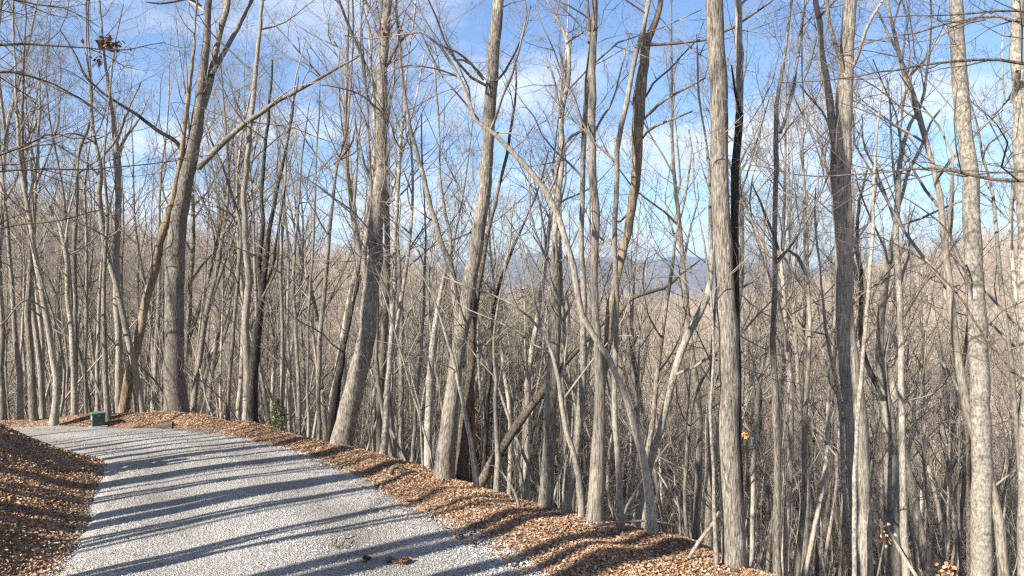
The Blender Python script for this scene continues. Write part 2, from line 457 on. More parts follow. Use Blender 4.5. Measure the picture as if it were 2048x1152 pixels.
def ground_z(x, y):
    x = np.asarray(x, float); y = np.asarray(y, float)
    dS = sdist(x, y, SE); dI = -sdist(x, y, IE); dO = sdist(x, y, OE)
    pl = -SL * np.clip(y, -40, 40)
    d = np.maximum(dS, 0)
    z = pl - 0.47 * (np.sqrt(d * d + .25) - .5)
    azd = np.degrees(np.arctan2(x, y))
    rt = .45 + .55 * ss(-14, 4, azd)
    k_ = ss(0, 1, (d - 16 - 24 * rt) / (59 + 0 * rt))
    z = z * (1 - k_) + z_far(x, y) * k_
    b = np.maximum(dI, 0)
    bank = .54 * (np.sqrt(b * b + .16) - .4)
    bank = np.where(b > 2.6, 1.205 + .14 * (b - 2.6), bank)
    bank = np.minimum(bank, 9)
    z = z + bank * (1 + .16 * vnoise(x * .9, y * .9, 1))
    off = (dI > -0.15) | (dO > 0)
    road = (dI < 0) & (dO < 0)
    z = z - np.where(road, .06, 0)
    rough = .05 * vnoise(x * 1.7, y * 1.7, 2) + .03 * vnoise(x * 4.1, y * 4.1, 4)
    hump = .16 * np.exp(-((dO - .9) / .55) ** 2) * (0.8 + .5 * vnoise(x * .5, y * .5, 6))
    amt = np.clip(np.maximum(dI, dO) / .6, 0, 1)
    z = z + np.where(road, 0, (rough + np.where(dO > 0, hump, 0)) * amt * (1 - ss(60, 140, np.hypot(x, y))))
    return z
def gz1(x, y): return float(ground_z(np.array([x]), np.array([y]))[0])

az = np.radians(np.concatenate([np.arange(-180, -46, 3.0), np.arange(-46, 46, 0.42), np.arange(46, 180, 3.0)]))
rr = np.concatenate([[0.02, .6, 1.4, 2.4, 3.6, 5, 6.5], np.arange(7.8, 27, .16), 27 * 1.035 ** np.arange(1, 168)])
rr = rr[rr < 8200]
A_, B_ = np.meshgrid(az, rr, indexing='ij')
gx, gy = np.sin(A_) * B_, np.cos(A_) * B_
gzz = ground_z(gx.ravel(), gy.ravel())
nA, nB = A_.shape
idx = np.arange(nA * nB).reshape(nA, nB)
i0 = idx; i1 = np.roll(idx, -1, 0)
q = np.stack([i0[:, :-1], i0[:, 1:], i1[:, 1:], i1[:, :-1]], -1).reshape(-1, 4)
g = obj('ground', mesh_from('ground', np.c_[gx.ravel(), gy.ravel(), gzz], [q], M['ground']))
tag(g, kind='structure')

# gravel road: strip between the two edges, slightly crowned, ragged at its edges
nL, nW = 420, 26
u = np.linspace(0, 1, nL)
def at(L, u):
    d = np.concatenate([[0], np.cumsum(np.linalg.norm(np.diff(L, axis=0), axis=1))]); d /= d[-1]
    return np.c_[np.interp(u, d, L[:, 0]), np.interp(u, d, L[:, 1])]
# match the two edges by nearest point so the cross-lines stay square to the road
ein = at(IE, u)
eo = np.empty_like(ein)
DO = at(OE, np.linspace(0, 1, 1500))
k0 = 0
for i, p in enumerate(ein):
    k = int(((DO - p) ** 2).sum(1).argmin()); k0 = max(k0, k); eo[i] = DO[k0]
eo = np.c_[np.convolve(np.pad(eo[:, 0], 6, 'edge'), np.ones(13) / 13, 'valid'), np.convolve(np.pad(eo[:, 1], 6, 'edge'), np.ones(13) / 13, 'valid')]
v = np.linspace(0, 1, nW)
ragI = .10 * vnoise(ein[:, 0] * 2.2, ein[:, 1] * 2.2, 21) + .06 * vnoise(ein[:, 0] * 7, ein[:, 1] * 7, 22)
ragO = .24 * vnoise(eo[:, 0] * 1.6, eo[:, 1] * 1.6, 23) + .12 * vnoise(eo[:, 0] * 6, eo[:, 1] * 6, 24)
wd = norm(eo - ein)
p = (ein - wd * (.12 + ragI[:, None]))[:, None] * (1 - v)[None, :, None] + (eo + wd * (.12 + ragO[:, None]))[:, None] * v[None, :, None]
X, Y = p[..., 0], p[..., 1]
Zr = -SL * np.clip(Y, -40, 40) + .05 * (1 - (2 * v - 1) ** 2)[None] + .006 * vnoise(X * 1.3, Y * 1.3, 25) - .012 * (np.exp(-((v - .28) / .08) ** 2) + np.exp(-((v - .72) / .08) ** 2))[None]
Zr = Zr - np.where((v == 0) | (v == 1), .12, 0)[None]
idr = np.arange(nL * nW).reshape(nL, nW)
q = np.stack([idr[:-1, :-1], idr[1:, :-1], idr[1:, 1:], idr[:-1, 1:]], -1).reshape(-1, 4)
rd = obj('gravel_road', mesh_from('gravel_road', np.c_[X.ravel(), Y.ravel(), Zr.ravel()], [q], M['road'], True, np.repeat(np.clip(1.04 - .3 * ((np.exp(-((v - .28) / .1) ** 2) + np.exp(-((v - .72) / .1) ** 2))[None] * (.6 + .5 * vnoise(X * .8, Y * .8, 43))) , .6, 1.1).reshape(-1, 1), 3, 1) * np.array([[1, .985, .96]])))
tag(rd, kind='structure')
def road_z(x, y):
    dI = -sdist(x, y, IE); dO = sdist(x, y, OE)
    vv = np.clip(dI / (dI + dO - 1e-6), 0, 1)   # both negative inside
    return (-SL * np.clip(y, -40, 40) + .05 * (1 - (2 * vv - 1) ** 2) + .006 * vnoise(x * 1.3, y * 1.3, 25)
            - .012 * (np.exp(-((vv - .28) / .08) ** 2) + np.exp(-((vv - .72) / .08) ** 2)))

# ------------------------------------------------------------------ bare trees
def px3(x, y, D):
    return np.array([(x - CX) / F * D, D, HC - (y - CY) / F * D])

n_tri = 0
def hero(name, label, mat, pts, D=None, limbs=(), ext=7.0, nl=9, tw='twig', flare=.4, group=None, cat='tree', t0=.3, stub=False, dens=(4, 4, 3), lean_d=0.0, rough=.05):
    """a tree whose trunk and limbs follow what the photo shows; D = distance from the camera"""
    seed = len(bpy.data.objects)
    gg = np.random.default_rng(seed)
    if D is None:
        t = (pts[0][1] - CY) / F
        D = HC / (t - SL) + .3
    n = len(pts)
    P = []; Rr = []
    y0, y1 = pts[0][1], pts[-1][1]
    for (x, y, w_) in pts:
        f = (y0 - y) / max(1, y0 - y1)
        d_ = D + lean_d * f
        P.append(px3(x, y, d_)); Rr.append(w_ * .465 / F * d_)
    P = np.array(P); Rr = np.array(Rr)
    gzb = gz1(P[0, 0], P[0, 1])
    if P[0, 2] > gzb - .1:
        dn = norm(P[0] - P[min(2, n - 1)])
        k = (P[0, 2] - gzb + .25) / max(.35, -dn[2])
        dn = norm(np.array([dn[0] * .5, dn[1] * .5, dn[2]]))
        k = (P[0, 2] - gzb + .25) / max(.35, -dn[2])
        P = np.concatenate([[P[0] + dn * k], P]); Rr = np.concatenate([[Rr[0] * 1.04], Rr])
    elif P[0, 2] < gzb - .4:
        keep = P[:, 2] > gzb - .3
        if keep.any():
            a = max(0, keep.argmax() - 1); P = P[a:]; Rr = Rr[a:]
    if ext > 0 and not stub:
        dn = norm(P[-1] - P[-2])
        m = max(4, int(ext / 1.2))
        q_ = P[-1].copy(); r_ = Rr[-1]
        ee = []; er = []
        for k in range(m):
            dn = norm(dn + gg.normal(size=3) * .06 + np.array([0, gg.normal() * .03, .08]))
            q_ = q_ + dn * (ext / m); ee.append(q_); er.append(r_ * (1 - (k + 1) / m) ** .9 + .012)
        P = np.concatenate([P, ee]); Rr = np.concatenate([Rr, er])
    base = P[0] + np.array([0, 0, .25]); base[2] = gz1(base[0], base[1])
    e = empty(name, base)
    tag(e, label, cat, group)
    P = P - base
    big = Rr.max() > .1
    p_, r_ = spline(P, Rr, .22 if big else .4)
    # small irregular bends so no trunk is ruler straight
    wv = np.cumsum(gg.normal(size=(len(p_), 2)) * .011, 0); wv -= np.linspace(0, 1, len(p_))[:, None] * wv[-1]
    p_[:, :2] += wv
    mb = MB()
    mb.tubes(p_, r_, 16 if big else 8, rough=rough, flare=flare, seed=seed)
    if stub:      # broken top: splinters
        for k in range(5):
            a = gg.uniform(0, 6.28); o = np.array([math.cos(a), math.sin(a), 0]) * r_[-1] * .6
            mb.tubes(np.array([p_[-1] + o - [0, 0, .25], p_[-1] + o * 1.05 + [0, 0, gg.uniform(.05, .2)], p_[-1] + o * 1.0 + [0, 0, gg.uniform(.25, .5)]]), np.array([r_[-1] * .45, r_[-1] * .3, .004]), 5)
        mb.tubes(np.array([p_[-1] - [0, 0, .02], p_[-1] + [0, 0, .06]]), np.array([r_[-1], .01]), 8)
    obj('trunk', mb.mesh('trunk', M[mat]), e)
    par = []
    for lm in limbs:
        lp, dD = lm[0], lm[1]
        lmat = lm[2] if len(lm) > 2 else mat
        LP = np.array([px3(x, y, D + dD * k / (len(lp) - 1)) for k, (x, y, w_) in enumerate(lp)]) - base
        LR = np.array([w_ * .44 / F * D for (x, y, w_) in lp])
        if lp[-1][1] < 40 and lp[-1][2] > 4:
            dn = norm(LP[-1] - LP[-2]); m_ = 4; L_ = 3.5
            for k in range(m_):
                dn = norm(dn + gg.normal(size=3) * .1 + [0, 0, .1]); LP = np.r_[LP, [LP[-1] + dn * L_ / m_]]; LR = np.r_[LR, max(.008, LR[-1] * .6)]
        a, b = spline(LP, LR, .22)
        wv = np.cumsum(gg.normal(size=(len(a), 3)) * .011, 0); wv -= np.linspace(0, 1, len(a))[:, None] * wv[-1]
        a = a + wv
        m2 = MB(); m2.tubes(a, b, 9, rough=.05, seed=seed + 3)
        obj('limb', m2.mesh('limb', M[lmat]), e)
        par.append(spline(a, b, k=10))
    # finer branches and twigs
    tk, trr = spline(p_, r_, k=24)
    sc = 1.0
    l1, r1 = grow(tk[None], trr[None], nl, t0, .97, 1.2, 3.6, 40, 75, 7, up=.1, wob=.16, rk=.5, rl=.011, rmin=.006, g=gg) if nl else (np.zeros((0, 7, 3)), np.zeros((0, 7)))
    for a, b in par:
        aa, bb = spline(a, b, k=7); l1 = np.concatenate([l1, aa[None]]); r1 = np.concatenate([r1, bb[None]])
    nt_ = len(par)
    if len(l1):
        mb = MB()
        if nl: mb.tubes(l1[:len(l1) - nt_], r1[:len(l1) - nt_], 5)
        l2, r2 = grow(l1, r1, dens[0], .2, 1.0, .25, .55, 30, 65, 5, up=.08, wob=.2, rk=.6, rl=.011, rmin=.0038, rel=True, g=gg)
        keep = np.linalg.norm(l2[:, -1] - l2[:, 0], axis=1) < 3.2
        l2, r2 = l2[keep], r2[keep]
        mb.tubes(l2, r2, 4)
        l3, r3 = grow(l2, r2, dens[1], .2, 1.0, .3, .6, 30, 65, 4, up=.06, wob=.22, rk=.65, rl=.01, rmin=.0028, rel=True, g=gg)
        mb.tubes(l3, r3, 3)
        l4, r4 = grow(l3, r3, dens[2], .25, 1.0, .12, .38, 25, 60, 3, up=.03, wob=.2, rk=.7, rl=.01, rmin=.0022, g=gg)
        mb.tubes(l4, r4, 3)
        obj('crown', mb.mesh('crown', M[tw]), e)
    return e, D, base

TREES = []
def T(*a, **k): TREES.append((a, k))

exec_order = None
T('bare_tree', 'large grey forked tree at the far road bend with a long limb reaching right', 'oak',
  [(353, 836, 46), (350, 760, 42), (351, 640, 39), (352, 540, 38), (356, 460, 37), (368, 400, 35), (381, 345, 33), (392, 290, 27), (400, 240, 25), (405, 200, 20), (410, 130, 17), (414, 60, 15), (418, 0, 14)],
  D=None, limbs=[([(404, 215, 15), (418, 165, 16), (428, 110, 15), (438, 60, 14), (453, 0, 13)], .8),
                 ([(424, 150, 10), (435, 125, 12), (452, 95, 11), (470, 60, 10), (500, 5, 8)], 1.0),
                 ([(398, 335, 15), (415, 318, 15), (440, 292, 14), (470, 266, 12), (512, 232, 11), (560, 198, 9), (620, 164, 8), (680, 132, 6), (725, 108, 3)], -1.5),
                 ([(366, 320, 11), (362, 300, 10), (345, 278, 9), (315, 260, 9), (280, 232, 8), (240, 207, 6), (200, 180, 5), (172, 150, 4), (150, 105, 3), (120, 60, 2)], -1.2, 'dark'),
                 ([(404, 12, 4), (380, -2, 6), (350, 2, 5), (310, 8, 4), (292, 4, 2)], -1.0)], nl=7, t0=.5)
T('dead_tree', 'rough tan vine covered trunk leaning right beside the green cabinet', 'dead',
  [(242, 838, 20), (262, 740, 19), (282, 650, 18), (300, 565, 17), (320, 475, 16), (338, 415, 13), (352, 350, 11), (362, 290, 11), (370, 240, 10), (376, 175, 8), (384, 110, 6), (388, 40, 4)], ext=1.5, nl=4, t0=.6, dens=(4, 3, 2), rough=.14)
T('bare_tree', 'black barked tree with two dark stems at the far shoulder of the road', 'dark',
  [(504, 853, 25), (506, 769, 22), (514, 690, 19), (523, 620, 15), (528, 570, 13), (534, 521, 11), (545, 443, 9), (554, 404, 8), (566, 330, 6), (578, 280, 4)], D=22.3,
  limbs=[([(525, 600, 12), (517, 530, 11), (521, 443, 10), (519, 400, 9), (528, 300, 8), (538, 200, 6), (545, 120, 4)], .6), ([(530, 575, 6), (545, 540, 6), (552, 480, 5), (562, 430, 4), (572, 370, 3)], -.5)], ext=2, nl=4)
T('bare_tree', 'pale straight tree touching the black barked tree on its left', 'light',
  [(494, 850, 18), (496, 760, 17), (492, 640, 16), (497, 560, 15), (491, 480, 13), (489, 400, 12), (494, 300, 11), (503, 200, 10), (516, 60, 8), (520, 0, 7)], D=23.4, ext=4)
T('bare_tree', 'massive grey brown trunk leaning right at the middle of the shoulder', 'oak',
  [(684, 896, 47), (690, 855, 44), (706, 790, 42), (720, 725, 39), (734, 660, 37), (741, 590, 35), (749, 520, 33), (757, 440, 30), (763, 380, 28), (765, 300, 26), (767, 200, 23), (772, 100, 21), (778, 0, 18)], D=None,
  limbs=[([(736, 580, 14), (730, 520, 13), (738, 450, 11), (748, 385, 8), (744, 330, 5)], 1.0), ([(770, 140, 7), (790, 100, 8), (812, 70, 6), (850, 64, 4)], -1), ([(768, 230, 4), (735, 200, 4), (700, 180, 3), (640, 170, 2)], -2), ([(775, 60, 8), (752, 35, 7), (730, 0, 5)], .5)], nl=8)
T('dead_tree', 'short black leaning trunk hugging the massive leaning tree on its left', 'dark',
  [(660, 886, 20), (668, 820, 19), (680, 755, 15), (690, 690, 9), (702, 630, 7), (716, 560, 5), (725, 500, 3)], D=19.8, ext=.5, nl=4, dens=(4, 3, 2))
T('bare_tree', 'big grey double trunked tree whose left stem leans away from the main trunk', 'oak',
  [(889, 968, 39), (893, 890, 37), (902, 810, 34), (911, 740, 31), (921, 680, 30), (931, 630, 30), (940, 570, 30), (951, 500, 29), (959, 440, 29), (967, 400, 28), (976, 300, 27), (984, 200, 26), (990, 100, 26), (1000, 0, 24)], D=None,
  limbs=[([(920, 680, 20), (909, 600, 17), (901, 548, 15), (886, 508, 14), (872, 465, 13), (857, 405, 12), (842, 340, 11), (830, 295, 10), (819, 243, 9), (814, 200, 8), (806, 130, 7), (800, 60, 6), (796, 0, 5)], 1.2),
         ([(990, 165, 5), (1008, 145, 6), (1030, 110, 5), (1050, 60, 4), (1062, 10, 2)], 1), ([(965, 160, 5), (950, 140, 6), (920, 110, 5), (880, 90, 3)], -1.5)], nl=8)
T('bare_tree', 'shaded brown trunk standing directly behind the big double trunked tree', 'log',
  [(922, 978, 27), (926, 890, 25), (934, 790, 20), (944, 700, 15), (952, 600, 12), (975, 480, 9), (1000, 380, 6)], D=15.9, ext=3, nl=6)
T('sapling_tree', 'thin pale pole leaning left from the shoulder edge beside the double trunked tree', 'light',
  [(953, 984, 13), (947, 925, 11), (932, 838, 9), (916, 765, 8), (897, 695, 7), (885, 656, 6), (870, 608, 5), (856, 574, 4), (826, 526, 3), (800, 500, 2)], D=None, ext=.5, nl=5, dens=(4, 3, 2), flare=.3)
T('dead_tree', 'narrow rusty red broken snag right of the double trunked tree', 'red',
  [(947, 982, 12), (946, 920, 11), (945, 850, 11), (945, 800, 10), (945, 775, 8)], D=15.9, stub=True, nl=0, flare=.2)
T('bare_tree', 'dark crooked slim tree behind the fallen leaning log', 'dark',
  [(962, 985, 14), (967, 890, 12), (974, 800, 11), (985, 704, 9), (989, 617, 8), (997, 575, 8), (1015, 525, 6), (1040, 465, 5), (1060, 420, 3)], D=17.5, ext=1.5, nl=6)
T('fallen_tree', 'brown fallen trunk propped at a slant against the trees beyond the shoulder', 'log',
  [(950, 985, 22), (980, 938, 21), (1010, 890, 20), (1055, 822, 18), (1087, 780, 16), (1110, 750, 14), (1156, 700, 12), (1190, 665, 9)], D=15.0, ext=0.6, nl=3, flare=.1, dens=(4, 3, 2), lean_d=1.0)
T('sapling_tree', 'pale knotty slim stem crossing the slanted fallen trunk', 'light',
  [(993, 1000, 13), (994, 915, 12), (990, 860, 9), (987, 790, 8), (984, 700, 6), (990, 620, 5), (1005, 560, 4), (1015, 500, 3)], D=14.6, ext=1, nl=5, dens=(4, 3, 2))
T('dead_tree', 'thick broken snag with splintered top and thin new stems rising from it', 'oak',
  [(1090, 1020, 31), (1095, 930, 28), (1104, 850, 27), (1109, 760, 26), (1111, 650, 26), (1113, 570, 27), (1112, 525, 24)], D=13.5, stub=True,
  limbs=[([(1112, 540, 13), (1107, 470, 14), (1114, 399, 14), (1121, 347, 13), (1123, 295, 12), (1120, 240, 11), (1133, 170, 10), (1133, 87, 9), (1108, 30, 6)], .6, 'light'),
         ([(1124, 298, 5), (1140, 276, 7), (1160, 263, 6), (1185, 252, 3)], -1, 'light'), ([(1119, 235, 6), (1112, 190, 6), (1103, 150, 5), (1085, 120, 3)], 1, 'light'), ([(1133, 88, 5), (1148, 76, 6), (1166, 64, 4)], -.8, 'light'),
         ([(1108, 560, 7), (1095, 520, 7), (1075, 470, 6), (1062, 420, 5), (1058, 330, 4)], 1, 'light')], nl=0)
T('bare_tree', 'slender pale tree with an S shaped stem that bends left at mid height', 'light',
  [(1164, 1052, 13), (1160, 960, 13), (1150, 912, 12), (1139, 880, 12), (1128, 820, 11), (1120, 770, 10), (1106, 705, 8), (1079, 652, 6), (1043, 621, 5), (990, 592, 4), (940, 575, 2)], D=None,
  limbs=[([(1119, 760, 6), (1130, 700, 6), (1136, 640, 5), (1134, 590, 4)], .7), ([(1080, 652, 5), (1068, 600, 4), (1058, 540, 4), (1040, 470, 3), (1010, 430, 2)], .8)], ext=.5, nl=5)
T('bare_tree', 'smooth pale tree leaning right, left neighbour of the ridged trunk with the dark upper stem', 'pale',
  [(1128, 1038, 19), (1145, 957, 18), (1153, 893, 18), (1161, 812, 17), (1167, 740, 16), (1169, 660, 14), (1168, 573, 13), (1162, 508, 12), (1163, 400, 11), (1168, 312, 11), (1173, 243, 11), (1177, 173, 10), (1180, 104, 10), (1177, 35, 9), (1174, 0, 8)], D=None, nl=6)
T('bare_tree', 'ridged trunk with a broad pale foot and a dark narrow upper stem', 'poplar',
  [(1187, 1055, 34), (1190, 960, 31), (1192, 900, 29), (1195, 820, 24), (1193, 740, 19), (1191, 640, 16), (1190, 540, 16), (1192, 430, 17), (1190, 347, 17), (1187, 243, 17), (1187, 173, 16), (1186, 104, 15), (1188, 0, 13)], D=None,
  limbs=[([(1190, 262, 5), (1208, 235, 6), (1222, 205, 5), (1245, 120, 4), (1262, 60, 2)], 1)], nl=5)
T('bare_tree', 'arching pale tree that curves far to the left over its neighbours', 'light',
  [(1305, 1078, 22), (1297, 1010, 20), (1290, 955, 18), (1281, 905, 17), (1255, 815, 15), (1235, 762, 14), (1216, 716, 13), (1198, 686, 13), (1174, 651, 14), (1160, 611, 14), (1155, 570, 14), (1150, 530, 13), (1134, 487, 13), (1113, 422, 13), (1102, 396, 13), (1074, 361, 12), (1043, 323, 12), (1015, 295, 11), (987, 267, 10), (965, 252, 9), (949, 240, 8), (939, 220, 8), (935, 192, 8), (919, 160, 7), (904, 118, 7), (887, 97, 7), (876, 74, 6), (852, 64, 5), (821, 66, 4), (780, 72, 3), (740, 78, 2)], D=None,
  limbs=[([(987, 266, 4), (1010, 262, 4), (1045, 270, 3), (1080, 280, 2)], -.8), ([(905, 118, 5), (930, 122, 5), (955, 140, 4), (972, 160, 2)], .8), ([(917, 155, 4), (890, 145, 4), (850, 132, 4), (810, 130, 3), (770, 150, 2)], -.7)], ext=.4, nl=6, t0=.5, lean_d=-.6)
T('bare_tree', 'slim light grey stem rising in front of the tan dead trunk', 'light',
  [(1244, 1062, 14), (1240, 960, 13), (1234, 850, 12), (1235, 704, 12), (1237, 574, 12), (1235, 487, 11), (1238, 399, 11), (1243, 278, 11), (1256, 208, 11), (1269, 132, 10), (1290, 52, 9), (1301, 0, 8)], D=12.2, ext=4, nl=5)
T('dead_tree', 'tall tan dead trunk with peeling bark and a broken crown', 'dead',
  [(1194, 1050, 19), (1196, 900, 18), (1205, 780, 17), (1214, 700, 17), (1223, 617, 17), (1232, 560, 17), (1248, 500, 18), (1261, 435, 19), (1269, 399, 20), (1275, 330, 22), (1277, 243, 25), (1283, 187, 26), (1286, 139, 20), (1290, 87, 19), (1306, 55, 14), (1319, 21, 12), (1324, -10, 10)], D=13.4,
  limbs=[([(1285, 110, 10), (1288, 60, 10), (1291, 25, 9), (1293, 4, 5)], .2), ([(1284, 240, 6), (1300, 225, 7), (1330, 200, 6), (1360, 180, 5), (1412, 155, 3)], -.8, 'oak'), ([(1286, 275, 5), (1300, 258, 6), (1340, 240, 5), (1385, 222, 3)], -1, 'oak'), ([(1290, 195, 5), (1310, 160, 5), (1350, 125, 4), (1390, 85, 3), (1408, 40, 2)], 1, 'oak'), ([(1265, 420, 6), (1235, 445, 4), (1220, 420, 3)], 1)], ext=2, nl=3, t0=.75, rough=.11, dens=(5, 4, 3))
T('bare_tree', 'pale trunk slanting up to the right into the thickest grey trunk', 'light',
  [(1272, 1062, 18), (1285, 980, 16), (1302, 915, 16), (1318, 860, 15), (1330, 800, 15), (1345, 745, 16), (1366, 682, 16), (1391, 634, 16), (1410, 592, 15), (1420, 540, 11), (1418, 465, 10), (1419, 400, 9), (1412, 300, 6), (1400, 220, 4)], D=14.4, ext=1.5, nl=5)
T('bare_tree', 'crooked dark stem left of the slanting pale trunk', 'oak',
  [(1290, 1000, 14), (1298, 900, 13), (1306, 850, 11), (1314, 769, 10), (1324, 678, 10), (1331, 617, 9), (1341, 552, 8), (1348, 480, 6), (1365, 420, 4)], D=17.0,
  limbs=[([(1232, 640, 9), (1260, 600, 9), (1300, 585, 8), (1335, 572, 7), (1365, 545, 5), (1400, 520, 3)], 1, 'log')], ext=1.5, nl=6)
T('bare_tree', 'thickest grey trunk on the right shoulder, tall and limbless', 'oak',
  [(1464, 1142, 47), (1462, 1050, 46), (1459, 960, 45), (1456, 870, 44), (1455, 790, 42), (1451, 690, 41), (1447, 574, 39), (1445, 487, 38), (1441, 410, 38), (1438, 340, 38), (1436, 260, 38), (1432, 150, 37), (1430, 52, 37), (1428, 0, 36)], D=None, nl=4, t0=.7, ext=8, flare=.35)
T('sapling_tree', 'pencil thin white stem just left of the thickest grey trunk', 'pale',
  [(1432, 1122, 10), (1428, 1000, 8), (1427, 900, 8), (1424, 800, 7), (1428, 700, 6), (1424, 600, 5), (1405, 480, 4), (1390, 400, 2)], D=10.4, ext=1, nl=4, dens=(4, 3, 2), flare=.3)
T('bare_tree', 'narrow dark brown trunk with a broken stub, right behind the thickest grey trunk', 'dark',
  [(1480, 1142, 15), (1476, 960, 15), (1473, 800, 16), (1472, 704, 16), (1473, 617, 16), (1472, 530, 17), (1472, 443, 18), (1474, 347, 18), (1476, 278, 17), (1480, 226, 16)], D=10.9,
  limbs=[([(1478, 250, 16), (1484, 191, 17), (1485, 122, 17), (1483, 52, 17), (1479, -5, 16)], .3, 'poplar'), ([(1479, 225, 6), (1472, 190, 6), (1466, 160, 5), (1463, 130, 3)], -.2)], ext=0, nl=0, flare=.2)
T('bare_tree', 'slim grey tree splitting into two upright stems between the thickest trunk and the twin trunk', 'oak',
  [(1557, 1160, 18), (1558, 1038, 18), (1560, 941, 17), (1558, 860, 17), (1555, 790, 16), (1551, 704, 13), (1554, 617, 12), (1556, 530, 11), (1558, 443, 11), (1558, 399, 11), (1561, 312, 11), (1561, 255, 11), (1562, 208, 9), (1571, 156, 8), (1579, 104, 7), (1592, 17, 6)], D=14,
  limbs=[([(1562, 262, 8), (1576, 222, 8), (1589, 167, 8), (1599, 87, 6), (1610, 10, 5)], .6), ([(1555, 520, 6), (1580, 500, 7), (1610, 545, 9), (1640, 590, 9)], -.5), ([(1556, 500, 6), (1540, 460, 6), (1522, 410, 5), (1505, 370, 3)], -.8)], nl=5)
T('bare_tree', 'stout twin trunk tree forking high above the right slope', 'poplar',
  [(1727, 1160, 43), (1722, 1070, 42), (1718, 990, 43), (1714, 900, 45), (1708, 820, 45), (1699, 740, 42), (1692, 640, 37), (1690, 530, 36), (1688, 443, 38), (1685, 370, 41), (1684, 300, 41), (1688, 240, 34), (1691, 190, 33), (1693, 130, 30), (1697, 60, 28), (1700, 0, 28)], D=13,
  limbs=[([(1680, 310, 18), (1668, 262, 18), (1660, 195, 16), (1652, 139, 16), (1645, 69, 14), (1636, 0, 13)], .5), ([(1686, 150, 6), (1676, 112, 9), (1662, 60, 8), (1652, 0, 8)], -.3), ([(1703, 140, 6), (1713, 122, 8), (1722, 92, 8), (1740, 48, 7), (1770, 0, 5)], -.5),
         ([(1672, 330, 7), (1664, 290, 5), (1655, 240, 5), (1630, 205, 4), (1600, 170, 3)], -.8)], nl=5, t0=.6, flare=.2)
T('dead_tree', 'bare silver grey dead pole leaning right beside the twin trunk tree', 'pale',
  [(1712, 1020, 10), (1718, 880, 9), (1724, 778, 9), (1731, 682, 9), (1737, 595, 9), (1744, 520, 8), (1750, 443, 7), (1750, 382, 6), (1754, 295, 6), (1759, 226, 5), (1766, 168, 3)], D=12.4, ext=0, nl=0, flare=.2)
T('bare_tree', 'grey tree with several upswept limbs right of the silver dead pole', 'light',
  [(1814, 1160, 18), (1811, 1040, 16), (1806, 900, 14), (1801, 790, 13), (1795, 704, 13), (1791, 595, 13), (1789, 530, 13), (1788, 443, 13), (1793, 399, 12), (1795, 330, 11), (1801, 300, 10), (1813, 258, 8), (1840, 213, 7), (1851, 178, 6), (1858, 110, 5), (1862, 60, 3)], D=16,
  limbs=[([(1795, 420, 7), (1806, 390, 7), (1818, 345, 8), (1840, 295, 7), (1864, 243, 5), (1880, 220, 3)], .6), ([(1793, 380, 5), (1787, 330, 5), (1784, 260, 4), (1777, 191, 3), (1774, 155, 2)], -.4), ([(1790, 440, 5), (1770, 380, 5), (1745, 330, 4), (1727, 280, 3), (1724, 230, 2)], .8)], ext=1.5, nl=6)
T('bare_tree', 'crooked pale trunk with a dark hollow at its fork, low on the right slope', 'light',
  [(1788, 1080, 34), (1780, 920, 32), (1773, 830, 26), (1763, 765, 20), (1758, 704, 17), (1761, 639, 16), (1767, 580, 16), (1777, 520, 13), (1790, 440, 9), (1800, 340, 7), (1805, 250, 4)], D=18,
  limbs=[([(1768, 800, 18), (1750, 765, 14), (1733, 738, 12), (1720, 690, 11), (1716, 610, 10), (1718, 540, 9), (1711, 490, 8), (1718, 400, 6), (1735, 340, 4)], .8, 'dark')], ext=1.5, nl=6)
T('bare_tree', 'straight pale tree with white lichen blotches, left of the one at the right edge', 'pale',
  [(1964, 1160, 42), (1962, 1040, 41), (1959, 930, 40), (1955, 834, 38), (1952, 747, 37), (1951, 660, 36), (1949, 574, 36), (1945, 487, 35), (1940, 410, 34), (1937, 347, 32), (1932, 295, 31), (1925, 243, 30), (1918, 191, 31), (1911, 122, 29), (1907, 69, 27), (1904, 0, 26)], D=12.2, nl=3, t0=.7, flare=.2,
  limbs=[([(1950, 640, 3), (1930, 540, 4), (1900, 470, 4), (1860, 430, 3), (1800, 390, 2)], -1.0)])
T('bare_tree', 'white flecked tree with a sawn limb stub at the right edge of the photo', 'pale',
  [(2056, 1160, 38), (2052, 1000, 37), (2048, 850, 36), (2045, 747, 35), (2042, 660, 33), (2037, 540, 30), (2032, 443, 27), (2028, 360, 25), (2027, 312, 25), (2025, 226, 25), (2023, 174, 25), (2019, 122, 23), (2018, 60, 23), (2016, 0, 22)], D=12, nl=2, t0=.7, flare=.2,
  limbs=[([(2026, 205, 16), (2031, 178, 15), (2035, 155, 14), (2036, 143, 12)], -.3), ([(2012, 205, 3), (2005, 170, 4), (2004, 100, 3), (2008, 40, 2)], -.2)])
T('bare_tree', 'thin wavy stem rising between the two white flecked trees at the right', 'light',
  [(2040, 900, 10), (2028, 750, 10), (2018, 669, 9), (2008, 608, 9), (1999, 508, 8), (1988, 400, 7), (1980, 360, 6), (1967, 325, 5), (1960, 290, 5), (1948, 230, 4), (1935, 180, 3)], D=15.5, ext=1, nl=5,
  limbs=[([(1967, 322, 4), (1978, 290, 4), (2000, 270, 3), (2040, 245, 2)], -1)])
T('bare_tree', 'brown crooked stem left of the lichen blotched tree on the right slope', 'log',
  [(1936, 1000, 11), (1935, 900, 11), (1930, 830, 10), (1918, 780, 9), (1926, 712, 8), (1934, 650, 6), (1940, 580, 5), (1948, 520, 3)], D=17.5, ext=1, nl=5, limbs=[([(1918, 780, 6), (1900, 745, 6), (1882, 720, 5), (1870, 680, 3)], .5, 'light')])
